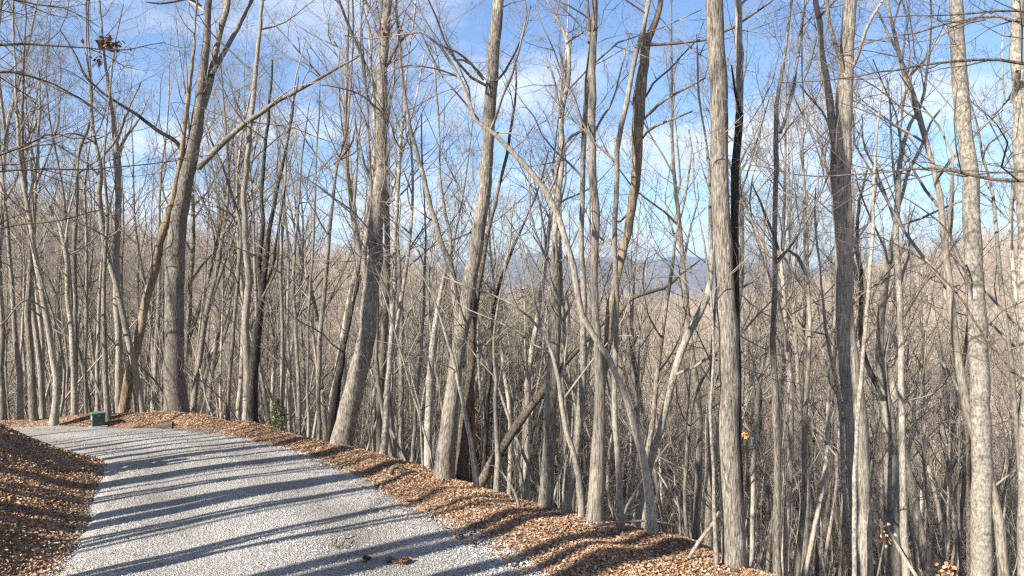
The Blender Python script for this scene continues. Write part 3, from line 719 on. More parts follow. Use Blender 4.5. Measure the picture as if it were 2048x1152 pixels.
# left side of the picture
T('bare_tree', 'grey tree cut by the left edge of the photo', 'oak', [(5, 850, 17), (6, 760, 13), (9, 660, 11), (4, 560, 9), (-4, 430, 8), (-10, 300, 6), (-8, 150, 5)], D=22.6, ext=4, nl=9)
T('bare_tree', 'wavy slim tree, first one in from the left edge', 'light', [(42, 862, 13), (37, 747, 11), (25, 660, 10), (20, 552, 8), (10, 426, 7), (2, 330, 5), (-4, 250, 4)], D=22.9, ext=4, nl=9)
T('bare_tree', 'grey tree with a curved lower trunk, second in from the left edge', 'oak', [(68, 862, 17), (60, 712, 14), (50, 617, 12), (54, 508, 9), (48, 420, 8), (40, 300, 6), (44, 150, 5), (52, 20, 3)], D=22.3, ext=3, nl=9)
T('bare_tree', 'bowed tree with a dark foot left of the green cabinet', 'light', [(109, 856, 17), (115, 778, 14), (102, 686, 13), (86, 595, 12), (72, 508, 11), (61, 426, 10), (56, 390, 9), (42, 312, 8), (36, 243, 6), (31, 174, 5), (28, 90, 4)], D=22.0,
  limbs=[([(58, 400, 6), (64, 370, 6), (75, 312, 6), (80, 226, 5), (78, 140, 3)], .6), ([(90, 620, 3), (50, 600, 4), (10, 640, 3), (-40, 690, 2)], -2)], ext=3, nl=9)
T('bare_tree', 'smooth pale tree just left of the green cabinet', 'pale', [(151, 850, 14), (146, 704, 11), (139, 595, 10), (130, 482, 9), (120, 445, 5), (90, 400, 4), (60, 370, 3)], D=22.8, limbs=[([(131, 485, 5), (136, 440, 5), (150, 380, 4), (158, 300, 3)], .4)], ext=1, nl=7)
T('bare_tree', 'straight grey tree behind the smooth pale tree by the green cabinet', 'oak', [(152, 850, 11), (152, 747, 10), (152, 617, 9), (151, 508, 9), (154, 400, 9), (160, 300, 8), (180, 250, 6), (183, 150, 4), (178, 60, 3)], D=25.0, ext=3, nl=10)
T('bare_tree', 'thin light stem standing behind the left corner of the green cabinet', 'light', [(172, 850, 9), (171, 660, 8), (175, 487, 6), (172, 380, 5), (180, 280, 3)], D=24.0, ext=2, nl=7)
T('bare_tree', 'dark footed tree immediately right of the green cabinet', 'oak', [(216, 846, 13), (211, 704, 11), (206, 595, 9), (210, 500, 8), (212, 420, 7), (205, 330, 5), (215, 200, 3)], D=22.6, ext=3, nl=8)
T('bare_tree', 'light grey tree with a high fork behind the leaning tan trunk', 'light', [(236, 850, 15), (234, 750, 14), (234, 643, 14), (232, 487, 13), (233, 399, 13), (233, 312, 12), (226, 262, 9), (220, 208, 8), (212, 140, 6), (205, 60, 4)], D=23.6, limbs=[([(235, 320, 7), (244, 290, 7), (262, 262, 6), (280, 235, 4), (300, 190, 2)], .5), ([(231, 290, 5), (246, 250, 5), (258, 215, 4), (282, 165, 3)], -.6)], ext=3, nl=8)
T('bare_tree', 'grey tree leaning left that crosses the leaning tan trunk', 'light', [(285, 842, 13), (272, 760, 13), (260, 695, 13), (247, 639, 13), (234, 574, 12), (217, 521, 11), (203, 443, 11), (197, 390, 11), (198, 323, 10), (188, 285, 8), (182, 226, 7), (178, 156, 5), (172, 60, 4)], D=23.2,
  limbs=[([(199, 320, 6), (215, 300, 6), (235, 272, 5), (250, 230, 3)], -.4), ([(185, 285, 4), (165, 272, 5), (140, 268, 4), (100, 280, 3), (40, 300, 2)], -1.5), ([(180, 215, 5), (160, 195, 5), (120, 180, 4), (70, 155, 4), (10, 135, 3), (-60, 120, 2)], -1.5)], ext=3, nl=9)
T('bare_tree', 'slim upright tree right of the large forked tree', 'oak', [(454, 850, 10), (456, 780, 9), (460, 715, 8), (467, 617, 8), (474, 530, 9), (480, 456, 8), (466, 400, 7), (447, 340, 5), (421, 278, 4), (405, 220, 2)], D=24.5, ext=1, nl=8)
T('bare_tree', 'thin pale tree rising above the small pine seedling', 'light', [(566, 858, 9), (565, 812, 8), (567, 660, 8), (565, 508, 7), (572, 420, 6), (578, 300, 5), (590, 200, 3)], D=23.0, ext=2, nl=8)
T('bare_tree', 'crooked slim tree right of the small pine seedling', 'oak', [(596, 872, 11), (597, 769, 9), (591, 639, 8), (586, 550, 7), (596, 440, 6), (604, 330, 4)], D=21.8, ext=2, nl=8)
T('bare_tree', 'straight thin white stem, third trunk right of the small pine seedling', 'pale', [(617, 876, 7), (615, 660, 6), (622, 560, 6), (626, 430, 5), (632, 300, 3)], D=21.3, ext=2, nl=7)
T('bare_tree', 'tall dark grey tree leaning slightly right, left of the massive leaning trunk', 'oak', [(635, 880, 10), (634, 780, 10), (635, 704, 10), (641, 617, 10), (647, 530, 9), (654, 443, 8), (660, 390, 7), (668, 330, 6), (688, 260, 5), (694, 180, 4), (702, 60, 3)], D=21.3, limbs=[([(668, 328, 5), (685, 312, 5), (702, 288, 4), (712, 250, 2)], -.5)], ext=2, nl=9)
T('bare_tree', 'pale tree standing right of the massive leaning trunk', 'pale', [(767, 905, 17), (770, 830, 14), (773, 776, 12), (778, 704, 11), (784, 574, 11), (788, 465, 10), (791, 400, 9), (797, 290, 7), (806, 190, 5), (818, 80, 3)], D=18.6, ext=2, nl=9)
T('bare_tree', 'blotchy pale trunk just left of the big double trunked tree', 'pale', [(855, 945, 18), (858, 850, 17), (863, 760, 15), (868, 690, 14), (878, 620, 11), (890, 560, 9), (905, 480, 8), (893, 430, 7), (882, 360, 5), (878, 250, 4)], D=16.6, ext=2, nl=8)
T('bare_tree', 'thin grey stem midway between the two biggest leaning trunks', 'light', [(826, 940, 9), (830, 850, 8), (835, 776, 8), (842, 690, 6), (848, 600, 6), (850, 500, 5), (846, 400, 3)], D=17.2, ext=2, nl=7)
T('sapling_tree', 'whip thin pale sapling arching left over the shoulder leaves', 'light', [(868, 935, 5), (850, 870, 5), (838, 830, 5), (812, 740, 4), (785, 650, 4), (768, 590, 3), (745, 540, 2)], D=16.0, ext=.3, nl=4, dens=(3, 3, 2), flare=.1)
T('sapling_tree', 'pair of whip thin white shoots beside the blotchy pale trunk', 'pale', [(846, 945, 5), (843, 880, 4), (838, 800, 4), (820, 740, 3), (815, 690, 2)], D=15.8, ext=.3, nl=3, dens=(3, 3, 2), flare=.1)
T('bare_tree', 'slender tree left of the thickest grey trunk, one limb crossing low to the right', 'oak', [(1375, 1115, 9), (1368, 1000, 8), (1372, 900, 8), (1385, 800, 7), (1420, 730, 5), (1440, 690, 3)], D=17, ext=.6, nl=6)
T('bare_tree', 'pale forked tree between the thickest grey trunk and the slim two stemmed tree', 'light', [(1505, 1160, 10), (1507, 1000, 10), (1515, 850, 10), (1525, 740, 9), (1540, 690, 8), (1545, 600, 6), (1530, 500, 5), (1505, 430, 4), (1510, 330, 3)], D=18.5, limbs=[([(1512, 880, 6), (1506, 780, 6), (1504, 680, 5), (1510, 600, 3)], .4)], ext=1.5, nl=7)
T('bare_tree', 'white stemmed tree leaning left beside the twin trunk tree', 'pale', [(1706, 1150, 12), (1692, 1050, 11), (1684, 950, 10), (1680, 850, 9), (1668, 760, 8), (1655, 690, 8), (1648, 600, 6), (1640, 520, 4)], D=15, ext=1.5, nl=7)
for (a, k) in TREES:
    hero(*a, **k)

# tree out of frame on the right whose long low boughs reach into the picture
T2 = dict(D=9.0)
e, D_, b_ = hero('bare_tree', 'tree whose long thin boughs reach in level from the right edge', 'pale',
     [(2230, 1100, 44), (2225, 700, 40), (2215, 360, 36), (2205, 100, 32), (2200, -100, 28)], D=8.6,
     limbs=[([(2208, 340, 11), (2120, 362, 10), (2048, 360, 9), (1960, 352, 8), (1880, 340, 7), (1800, 342, 5), (1700, 352, 4), (1600, 352, 3), (1500, 330, 2)], 1.6, 'log'),
            ([(2208, 150, 10), (2120, 138, 9), (2048, 132, 8), (1960, 122, 7), (1860, 130, 6), (1760, 148, 4), (1660, 160, 3), (1560, 165, 2)], 1.0, 'log'),
            ([(2208, 60, 8), (2110, 36, 7), (2048, 24, 6), (1960, 26, 5), (1860, 34, 3), (1750, 35, 2)], .6, 'log'),
            ([(2210, 160, 8), (2100, 80, 7), (2000, 30, 6), (1920, 42, 5), (1830, 68, 4), (1740, 85, 3), (1660, 120, 2)], 1.4, 'log'),
            ([(2220, 800, 8), (2130, 790, 7), (2060, 760, 6), (1990, 690, 5), (1920, 590, 5), (1840, 510, 4), (1760, 470, 3), (1680, 455, 2)], 1.0, 'log'),
            ([(2215, 420, 7), (2120, 350, 6), (2000, 345, 5), (1905, 350, 4), (1850, 310, 4), (1790, 250, 3), (1720, 220, 3), (1650, 195, 2)], 2.0, 'log')],
     nl=4, t0=.6, dens=(9, 5, 3), tw='twigd')
e, D_, b_ = hero('bare_tree', 'tree whose long thin boughs sweep in level from the left side', 'oak',
     [(-190, 900, 44), (-180, 700, 40), (-170, 360, 36), (-160, 100, 32), (-150, -100, 28)], D=13.0,
     limbs=[([(-170, 90, 9), (-90, 100, 8), (0, 90, 6), (60, 88, 5), (140, 92, 4), (230, 98, 3), (330, 85, 2)], .8, 'log'),
            ([(-170, 200, 8), (-80, 170, 7), (10, 140, 6), (60, 150, 5), (110, 170, 4), (160, 195, 3), (220, 245, 2)], 1.2, 'log'),
            ([(-172, 340, 8), (-80, 330, 6), (0, 310, 5), (60, 290, 5), (110, 270, 4), (150, 280, 3), (200, 270, 2)], .8, 'log'),
            ([(-172, 420, 7), (-60, 350, 5), (60, 336, 4), (180, 333, 3), (300, 325, 3), (420, 310, 2)], 1.5, 'log'),
            ([(-160, 30, 8), (-60, -10, 7), (10, 0, 5), (70, 10, 4), (140, 20, 3), (200, 55, 2)], .6, 'log'),
            ([(-172, 520, 7), (-60, 470, 5), (40, 445, 4), (120, 440, 3), (200, 420, 2)], 1.0, 'log')],
     nl=4, t0=.6, dens=(8, 5, 3), tw='twigd')

# ------------------------------------------------------------------ forest tree kinds (shared meshes)
def make_template(seed, H=19.0, r=.14, nl=15, d2=5, d3=5, d4=3, fork=None):
    g_ = np.random.default_rng(seed)
    K = 22
    P = np.zeros((K, 3)); d = np.array([g_.normal() * .07, g_.normal() * .07, 1.0])
    for k in range(1, K):
        d = d + np.array([g_.normal() * .05, g_.normal() * .05, .08]); d = d / np.linalg.norm(d)
        P[k] = P[k - 1] + d * H / (K - 1)
    P[:, 2] -= .3
    Rd = r * (1 - .93 * np.linspace(0, 1, K) ** 1.1)
    tr = MB(); tr.tubes(P, Rd, 8, rough=.05, flare=.45, seed=seed)
    l1, r1 = grow(P[None], Rd[None], nl, .42, .99, .12, .25, 28, 58, 7, up=.13, wob=.14, rk=.6, rl=.013, rmin=.009, rel=True, g=g_)
    if fork is not None:
        f1, q1 = grow(P[None], Rd[None], 1, fork, fork + .05, .5, .6, 14, 24, 7, up=.1, wob=.06, rk=.8, rl=.03, rmin=.03, rel=True, g=g_)
        tr.tubes(f1, q1, 7)
        l1b, r1b = grow(f1, q1, 8, .3, .98, .25, .4, 28, 55, 7, up=.13, wob=.14, rk=.6, rl=.013, rmin=.008, rel=True, g=g_)
        l1 = np.concatenate([l1, l1b]); r1 = np.concatenate([r1, r1b])
    cr_ = MB(); cr_.tubes(l1, r1, 5)
    l2, r2 = grow(l1, r1, d2, .2, 1.0, .28, .55, 28, 60, 5, up=.09, wob=.18, rk=.6, rl=.011, rmin=.006, rel=True, g=g_); cr_.tubes(l2, r2, 4)
    l3, r3 = grow(l2, r2, d3, .2, 1.0, .3, .6, 28, 62, 4, up=.06, wob=.2, rk=.65, rl=.008, rmin=.0034, rel=True, g=g_); cr_.tubes(l3, r3, 3)
    l4, r4 = grow(l3, r3, d4, .25, 1.0, .2, .5, 25, 55, 2, up=.05, wob=.2, rk=.7, rl=.008, rmin=.0026, g=g_); cr_.tubes(l4, r4, 3)
    return tr.mesh('trunk', M['wood']), cr_.mesh('crown', M['twig'])

KINDS = [make_template(s, H, r, nl, fork=fk) for s, H, r, nl, fk in
         ((11, 20, .15, 16, None), (12, 18, .11, 14, None), (13, 22, .19, 17, .45), (14, 17, .09, 13, None), (15, 21, .16, 15, .3), (16, 15, .07, 12, None), (17, 19, .13, 15, .55))]
SPARSE = [make_template(s_, H_, r_, nl_, 4, 3, 1, fork=fk) for s_, H_, r_, nl_, fk in ((31, 19, .16, 8, None), (32, 17, .10, 7, None), (33, 21, .2, 8, .5), (34, 16, .085, 7, None))]
def place_tree(x, y, k, sc, rz, label, group, kinds=None):
    kinds = kinds or KINDS
    z = gz1(x, y)
    e = empty('bare_tree', (x, y, z - .02)); e.rotation_euler = (rng.normal() * .04, rng.normal() * .04, rz); e.scale = (sc, sc, sc)
    tag(e, label, 'tree', group)
    obj('trunk', kinds[k][0], e); obj('crown', kinds[k][1], e)

# trees out of view up-sun on the bank, casting the streaks over the road
lit_c = np.array([SH.y * o.location.x - SH.x * o.location.y for o in col.objects if o.get('label', '').startswith(('stout twin', 'ridged trunk', 'straight pale tree with', 'large grey forked', 'massive grey'))])
shade = [(400, 872), (400, 890), (400, 912), (400, 926), (400, 943), (400, 970), (400, 1000), (400, 1017), (400, 1033), (400, 1052), (400, 1094), (400, 1114), (560, 1152), (660, 1151), (900, 1152), (985, 1148), (1190, 1140), (1300, 1110), (1420, 1145), (300, 858), (400, 864), (400, 883), (400, 899), (400, 935), (400, 960), (800, 1152)]
big_sh = {(400, 1000): 1.25, (400, 1017): 1.25, (400, 912): 1.2, (900, 1152): 1.3, (1190, 1140): 1.4, (560, 1152): 1.3, (660, 1151): 1.2, (1300, 1110): 1.5, (1420, 1145): 1.5, (985, 1148): 1.2, (400, 943): 1.2}
thin = [(400, y_) for y_ in (862, 868, 875, 880, 886, 895, 903, 909, 919, 931, 938, 948, 954, 963, 977, 1046, 1060, 1101, 1122)] + [(800, 1110), (250, 1140), (1040, 1150)]
for ppx in shade + thin:
    X0, Y0 = plane_pt(*ppx)
    L_ = 0.0
    while True:
        bx, by = X0 - SH.x * L_, Y0 - SH.y * L_
        if bx < -.78 * max(by, 0) - 1.2 and -sdist(np.array([bx]), np.array([by]), IE)[0] > 1.0: break
        L_ += .25
        if L_ > 60: break
    L_ += rng.uniform(.5, 3.5) if ppx not in thin else rng.uniform(.2, 6)
    bx, by = X0 - SH.x * L_, Y0 - SH.y * L_
    sc_ = big_sh.get(ppx)
    if np.min(np.abs(lit_c - (SH.y * bx - SH.x * by))) < (.12 if ppx in thin else .3): continue      # keep the big trunks in the sun, as in the photo
    place_tree(bx, by, int(rng.choice([0, 2])) if sc_ else int(rng.choice([1, 3])), (sc_ or rng.uniform(.65, .95) if ppx in thin else sc_ or rng.uniform(.8, 1.1)), rng.uniform(0, 6.28), 'bare tree of the uphill woods beyond the left edge, throwing a shadow on the gravel', 'bare trees on the uphill bank left of the view', SPARSE)
# individual trees on the slope below the road
hero_xy = np.array([o.location[:2] for o in col.objects if o.type == 'EMPTY'])
hero_px = np.array([353, 514, 700, 895, 945, 1187, 1455, 1715, 1958, 1095])
pts_ = []
tries = 0
while len(pts_) < 236 and tries < 20000:
    tries += 1
    a = R_(rng.uniform(-38, 38)); r = 14 + 62 * rng.random() ** .8
    x, y = math.sin(a) * r, math.cos(a) * r
    if y < 10: continue
    if sdist(np.array([x]), np.array([y]), SE)[0] < 2.2: continue
    mind = 1.0 + r * .018
    if pts_ and np.min(np.hypot(np.array(pts_)[:, 0] - x, np.array(pts_)[:, 1] - y)) < mind: continue
    if np.min(np.hypot(hero_xy[:, 0] - x, hero_xy[:, 1] - y)) < .7: continue
    if r < 34 and np.min(np.abs(hero_px - (CX + x / y * F))) < 24: continue
    az_ = math.degrees(a)
    if az_ <= -4 and r > 30 and rng.random() < .4: continue
    if az_ > -4 and rng.random() < ((.72 if r < 45 else .6) if az_ < 17 else .58): continue
    pts_.append((x, y))
MARKS = [(5, 'the tree at the left edge'), (110, 'the bowed tree'), (196, 'the green cabinet'), (285, 'the leaning tan trunk'), (352, 'the large forked tree'), (512, 'the black barked tree'), (565, 'the pine seedling'),
         (735, 'the massive leaning trunk'), (925, 'the big double trunked tree'), (1105, 'the splintered snag'), (1190, 'the ridged trunk'), (1245, 'the tan dead trunk'), (1454, 'the thickest grey trunk'),
         (1557, 'the slim two stemmed tree'), (1700, 'the stout twin trunk tree'), (1800, 'the upswept limbed tree'), (1952, 'the lichen blotched tree'), (2042, 'the sawn stub tree')]
ORD = ['first', 'second', 'third', 'fourth', 'fifth', 'sixth', 'seventh', 'eighth', 'ninth', 'tenth', 'eleventh', 'twelfth', 'thirteenth', 'fourteenth', 'fifteenth']
wood = []
for (x, y) in pts_:
    r = math.hypot(x, y)
    k = int(rng.choice([0, 1, 2, 3, 4, 5, 6], p=[.13, .17, .1, .2, .12, .16, .12]))
    if r < 24 and k in (0, 2, 4): k = (1, 3, 5)[k // 2]
    wood.append([x, y, k, r, CX + x / y * F])
KW = ['stout', 'slim', 'tall thick', 'thin', 'forked', 'slight', 'high forked']
near = {}
for i, t_ in enumerate(wood):
    if t_[3] > 46 or not -20 < t_[4] < 2070: continue
    m_ = min(MARKS, key=lambda q_: abs(q_[0] - t_[4]))
    near.setdefault((m_[1], t_[4] < m_[0]), []).append((abs(t_[4] - m_[0]), i))
LAB = {}
for (mk, lf_), ls in near.items():
    for n_, (_, i) in enumerate(sorted(ls)):
        if n_ < len(ORD):
            LAB[i] = '%s bare tree behind, %s to the %s of %s' % (KW[wood[i][2]], ORD[n_], 'left' if lf_ else 'right', mk)
for i, (x, y, k, r, _) in enumerate(wood):
    left = x / y < -.06
    place_tree(x, y, k, rng.uniform(.8, 1.12), rng.uniform(0, 6.28),
               LAB.get(i) or ('slender bare tree far back in the crowded woods beyond the left shoulder' if left else 'slender bare tree far back in the crowded ravine woods on the right'),
               'slender bare trees beyond the left shoulder' if left else 'slender bare trees in the ravine on the right')

# ------------------------------------------------------------------ far wood and undergrowth: scattered copies of small kinds
def scatter(name, me_list, pos, rot, scl, idx):
    cc = bpy.data.collections.new(name + '_kinds')
    for m_ in me_list:
        o = bpy.data.objects.new(m_.name, m_); cc.objects.link(o)
    me = bpy.data.meshes.new(name); me.vertices.add(len(pos)); me.vertices.foreach_set('co', np.asarray(pos, np.float32).ravel())
    for nm, ty, arr in (('rot', 'FLOAT_VECTOR', rot), ('scl', 'FLOAT_VECTOR', scl)):
        at_ = me.attributes.new(nm, ty, 'POINT'); at_.data.foreach_set('vector', np.asarray(arr, np.float32).ravel())
    at_ = me.attributes.new('idx', 'INT', 'POINT'); at_.data.foreach_set('value', np.asarray(idx, np.int32))
    o = obj(name, me); tag(o, kind='stuff')
    ng = bpy.data.node_groups.new(name, 'GeometryNodeTree')
    ng.interface.new_socket('Geometry', in_out='INPUT', socket_type='NodeSocketGeometry')
    ng.interface.new_socket('Geometry', in_out='OUTPUT', socket_type='NodeSocketGeometry')
    gi = ng.nodes.new('NodeGroupInput'); go = ng.nodes.new('NodeGroupOutput')
    ip = ng.nodes.new('GeometryNodeInstanceOnPoints'); ci = ng.nodes.new('GeometryNodeCollectionInfo')
    ci.inputs['Collection'].default_value = cc; ci.inputs['Separate Children'].default_value = True; ci.inputs['Reset Children'].default_value = True
    def na(nm, ty):
        n_ = ng.nodes.new('GeometryNodeInputNamedAttribute'); n_.data_type = ty; n_.inputs['Name'].default_value = nm; return n_.outputs['Attribute']
    ip.inputs['Pick Instance'].default_value = True
    L = ng.links.new
    L(gi.outputs[0], ip.inputs['Points']); L(ci.outputs[0], ip.inputs['Instance'])
    L(na('idx', 'INT'), ip.inputs['Instance Index']); L(na('rot', 'FLOAT_VECTOR'), ip.inputs['Rotation']); L(na('scl', 'FLOAT_VECTOR'), ip.inputs['Scale'])
    L(ip.outputs[0], go.inputs[0])
    md = o.modifiers.new('scatter', 'NODES'); md.node_group = ng
    return o

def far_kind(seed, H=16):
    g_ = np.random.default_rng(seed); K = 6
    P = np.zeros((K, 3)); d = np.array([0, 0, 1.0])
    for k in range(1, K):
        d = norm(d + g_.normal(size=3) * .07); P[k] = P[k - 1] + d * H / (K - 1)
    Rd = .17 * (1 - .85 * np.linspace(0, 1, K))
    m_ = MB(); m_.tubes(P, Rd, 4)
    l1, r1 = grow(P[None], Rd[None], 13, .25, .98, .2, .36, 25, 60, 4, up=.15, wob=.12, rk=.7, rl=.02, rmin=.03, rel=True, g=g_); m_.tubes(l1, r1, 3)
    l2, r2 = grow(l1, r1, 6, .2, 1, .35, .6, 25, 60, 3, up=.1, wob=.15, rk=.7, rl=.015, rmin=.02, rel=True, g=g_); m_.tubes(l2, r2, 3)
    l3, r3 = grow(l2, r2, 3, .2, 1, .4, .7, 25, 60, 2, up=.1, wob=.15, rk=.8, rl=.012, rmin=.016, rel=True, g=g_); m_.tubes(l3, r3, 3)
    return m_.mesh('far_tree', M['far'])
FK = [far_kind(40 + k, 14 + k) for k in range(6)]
nf = 9500
a = np.radians(rng.uniform(-44, 44, nf * 2)); r = 62 * (1000 / 62.0) ** (rng.random(nf * 2) ** .85)
x, y = np.sin(a) * r, np.cos(a) * r
z = ground_z(x, y)
s_ = rng.uniform(.75, 1.2, len(x))
keep = np.arange(len(x)) < nf
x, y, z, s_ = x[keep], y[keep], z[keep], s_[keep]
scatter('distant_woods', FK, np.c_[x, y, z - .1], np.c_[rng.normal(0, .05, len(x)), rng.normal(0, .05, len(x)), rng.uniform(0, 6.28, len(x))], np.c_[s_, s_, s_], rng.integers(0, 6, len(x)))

def deep_kind(seed, H, r):
    g_ = np.random.default_rng(seed); K = 14
    P = np.zeros((K, 3)); d = np.array([g_.normal() * .05, g_.normal() * .05, 1.0])
    for k in range(1, K):
        d = norm(d + np.array([g_.normal() * .05, g_.normal() * .05, .09])); P[k] = P[k - 1] + d * H / (K - 1)
    Rd = r * (1 - .92 * np.linspace(0, 1, K))
    m_ = MB(); m_.tubes(P, Rd, 6)
    l1, r1 = grow(P[None], Rd[None], 9, .5, .98, .13, .24, 25, 55, 5, up=.14, wob=.13, rk=.6, rl=.013, rmin=.012, rel=True, g=g_); m_.tubes(l1, r1, 4)
    l2, r2 = grow(l1, r1, 6, .2, 1, .3, .55, 28, 60, 4, up=.09, wob=.18, rk=.6, rl=.011, rmin=.008, rel=True, g=g_); m_.tubes(l2, r2, 3)
    l3, r3 = grow(l2, r2, 5, .2, 1, .35, .65, 28, 60, 2, up=.07, wob=.2, rk=.7, rl=.008, rmin=.0042, rel=True, g=g_); m_.tubes(l3, r3, 3)
    return m_.mesh('slope_tree', M['wood'])
DK = [deep_kind(80 + k, h, r_) for k, (h, r_) in enumerate(((19, .13), (17, .09), (21, .16), (18, .11), (15, .07), (20, .12)))]
nd = 1700
a = np.radians(rng.uniform(-41, 41, nd)); r = 30 + 95 * rng.random(nd) ** .8
x, y = np.sin(a) * r, np.cos(a) * r
dS = sdist(x, y, SE); az_ = np.degrees(a)
ok = (dS > 5) & ~((az_ > -5) & (rng.random(nd) < .5 + .2 * (r < 60))) & ~((az_ <= -5) & (rng.random(nd) < .45))
x, y = x[ok], y[ok]; z = ground_z(x, y); s_ = rng.uniform(.75, 1.15, len(x))
scatter('woods_behind', DK, np.c_[x, y, z - .1], np.c_[rng.normal(0, .04, len(x)), rng.normal(0, .04, len(x)), rng.uniform(0, 6.28, len(x))], np.c_[s_, s_, s_], rng.integers(0, 6, len(x)))

def sap_kind(seed, H):
    g_ = np.random.default_rng(seed); K = 9
    P = np.zeros((K, 3)); d = norm(np.array([g_.normal() * .25, g_.normal() * .25, 1.0]))
    for k in range(1, K):
        d = norm(d + np.array([g_.normal() * .13, g_.normal() * .13, .06])); P[k] = P[k - 1] + d * H / (K - 1)
    Rd = (.008 + .0048 * H) * (1 - .85 * np.linspace(0, 1, K))
    m_ = MB(); m_.tubes(P, Rd, 5)
    l1, r1 = grow(P[None], Rd[None], 7, .35, .98, .18, .36, 22, 48, 5, up=.12, wob=.2, rk=.6, rl=.012, rmin=.006, rel=True, g=g_); m_.tubes(l1, r1, 3)
    l2, r2 = grow(l1, r1, 5, .2, 1, .35, .6, 30, 65, 4, up=.05, wob=.22, rk=.7, rl=.01, rmin=.004, rel=True, g=g_); m_.tubes(l2, r2, 3)
    l3, r3 = grow(l2, r2, 2, .2, 1, .4, .7, 30, 60, 2, up=.03, wob=.2, rk=.7, rl=.008, rmin=.0025, rel=True, g=g_); m_.tubes(l3, r3, 3)
    return m_.mesh('sapling', M['light'])
SK = [sap_kind(60 + k, h) for k, h in enumerate((3.0, 4.5, 6, 7.5, 2.2, 5.2, 9, 8))]
ns = 1500
a = np.radians(rng.uniform(-40, 40, ns)); r = 17 + 85 * rng.random(ns) ** .8
x, y = np.sin(a) * r, np.cos(a) * r
dS = sdist(x, y, SE)
ok = (dS > 1.3) & (y > 9)
x, y, r = x[ok], y[ok], r[ok]
z = ground_z(x, y); s_ = rng.uniform(.7, 1.3, len(x))
scatter('sapling_thicket', SK, np.c_[x, y, z - .05], np.c_[rng.normal(0, .08, len(x)), rng.normal(0, .08, len(x)), rng.uniform(0, 6.28, len(x))], np.c_[s_, s_, s_], rng.integers(0, 8, len(x)))

# ------------------------------------------------------------------ leaf litter
PAL = np.array([(.43, .235, .125), (.49, .31, .19), (.55, .39, .27), (.35, .175, .09), (.26, .14, .075), (.16, .095, .058), (.46, .25, .135), (.51, .36, .24), (.31, .19, .12), (.23, .15, .1), (.57, .43, .31), (.4, .255, .16)])
def leaves(pos, size, g_, tilt=.6, curl=.35, up=None):
    n = len(pos)
    nrm = norm(np.c_[g_.normal(0, tilt, (n, 2)), np.ones(n)]) if up is None else norm(up + g_.normal(0, tilt, (n, 3)))
    d = g_.normal(size=(n, 3)); d = norm(d - (d * nrm).sum(1, keepdims=True) * nrm)
    sdir = np.cross(nrm, d)
    L = size[:, None]; wv = L * g_.uniform(.28, .42, (n, 1)); c = L * g_.uniform(-.1, curl, (n, 1))
    V = np.stack([pos - d * L * .5, pos - d * L * .12 + sdir * wv + nrm * c * .8, pos + d * L * .25 + sdir * wv * .75 + nrm * c, pos + d * L * .5 + nrm * c * .5,
                  pos + d * L * .25 - sdir * wv * .75 + nrm * c, pos - d * L * .12 - sdir * wv + nrm * c * .8], 1).reshape(-1, 3)
    b = np.arange(n)[:, None] * 6
    q_ = np.concatenate([b + [0, 1, 2, 3], b + [0, 3, 4, 5]])
    return V, q_
def leafcol(n, g_, pal=PAL):
    c = pal[g_.integers(0, len(pal), n)] * g_.uniform(.7, 1.2, (n, 1))
    return np.repeat(np.clip(c, 0, .8), 6, 0)
g_ = np.random.default_rng(5)
n = 760000
a = np.radians(g_.uniform(-44, 40, n)); r = g_.uniform(8.5, 26, n)
x, y = np.sin(a) * r, np.cos(a) * r
dI = -sdist(x, y, IE); dO = sdist(x, y, OE); dS = sdist(x, y, SE)
cl = vnoise(x * 1.1, y * 1.1, 31)
pr = np.where((dO > -.25) & (dS < 1.6), np.clip(.55 + dO * .9 + .35 * cl, .0, 1), 0) + np.where((dI > -.3) & (dI < 6), np.clip(.5 + dI * 1.0 + .3 * cl, 0, 1), 0)
inr = (dI < -.2) & (dO < -.2)
pr = np.where(inr, .0025 + np.clip(.12 + .16 * cl + .1 * vnoise(x * 3.1, y * 3.1, 36), 0, .6) * np.exp(-np.minimum(-dI, -dO) / .3), pr)
ok = g_.random(n) < pr * .8
x, y = x[ok], y[ok]; inr = inr[ok]
x, y, inr = x[:165000], y[:165000], inr[:165000]
z = np.where(inr, road_z(x, y) + .02, ground_z(x, y) + g_.uniform(.0, .035, len(x)))
V, q_ = leaves(np.c_[x, y, z], (.026 + .036 * g_.random(len(x)) ** 1.8), g_, tilt=.45, curl=.3)
lf = obj('fallen_leaves', mesh_from('fallen_leaves', V, [q_], M['leaf'], False, leafcol(len(x), g_) * np.repeat(.82 + .3 * np.clip(vnoise(x * 1.9, y * 1.9, 33), -1, 1), 6)[:, None]))
tag(lf, kind='stuff')

# ------------------------------------------------------------------ loose gravel
n = 300000
a = np.radians(g_.uniform(-40, 12, n)); r = 8.6 + 15 * g_.random(n) ** 1.25
x, y = np.sin(a) * r, np.cos(a) * r
dI = -sdist(x, y, IE); dO = sdist(x, y, OE)
e_ = np.maximum(dI, dO)
vv_ = np.clip(dI / (dI + dO - 1e-6), 0, 1); trk = np.exp(-((vv_ - .28) / .1) ** 2) + np.exp(-((vv_ - .72) / .1) ** 2)
ok = g_.random(n) < np.where(e_ < 0, (.62 - .38 * trk) * (.75 + .35 * vnoise(x * .9, y * .9, 41)), .5 * np.exp(-np.maximum(e_, 0) / .16))
x, y = x[ok][:62000], y[ok][:62000]
z = np.where(np.maximum(dI, dO)[ok][:62000] < .02, road_z(x, y), ground_z(x, y))
trk = trk[ok][:62000]
n = len(x)
sz = .005 + .014 * g_.random(n) ** 2.6
oc = np.array([(1, 0, 0), (0, 1, 0), (-1, 0, 0), (0, -1, 0), (0, 0, 1), (0, 0, -1)], float)
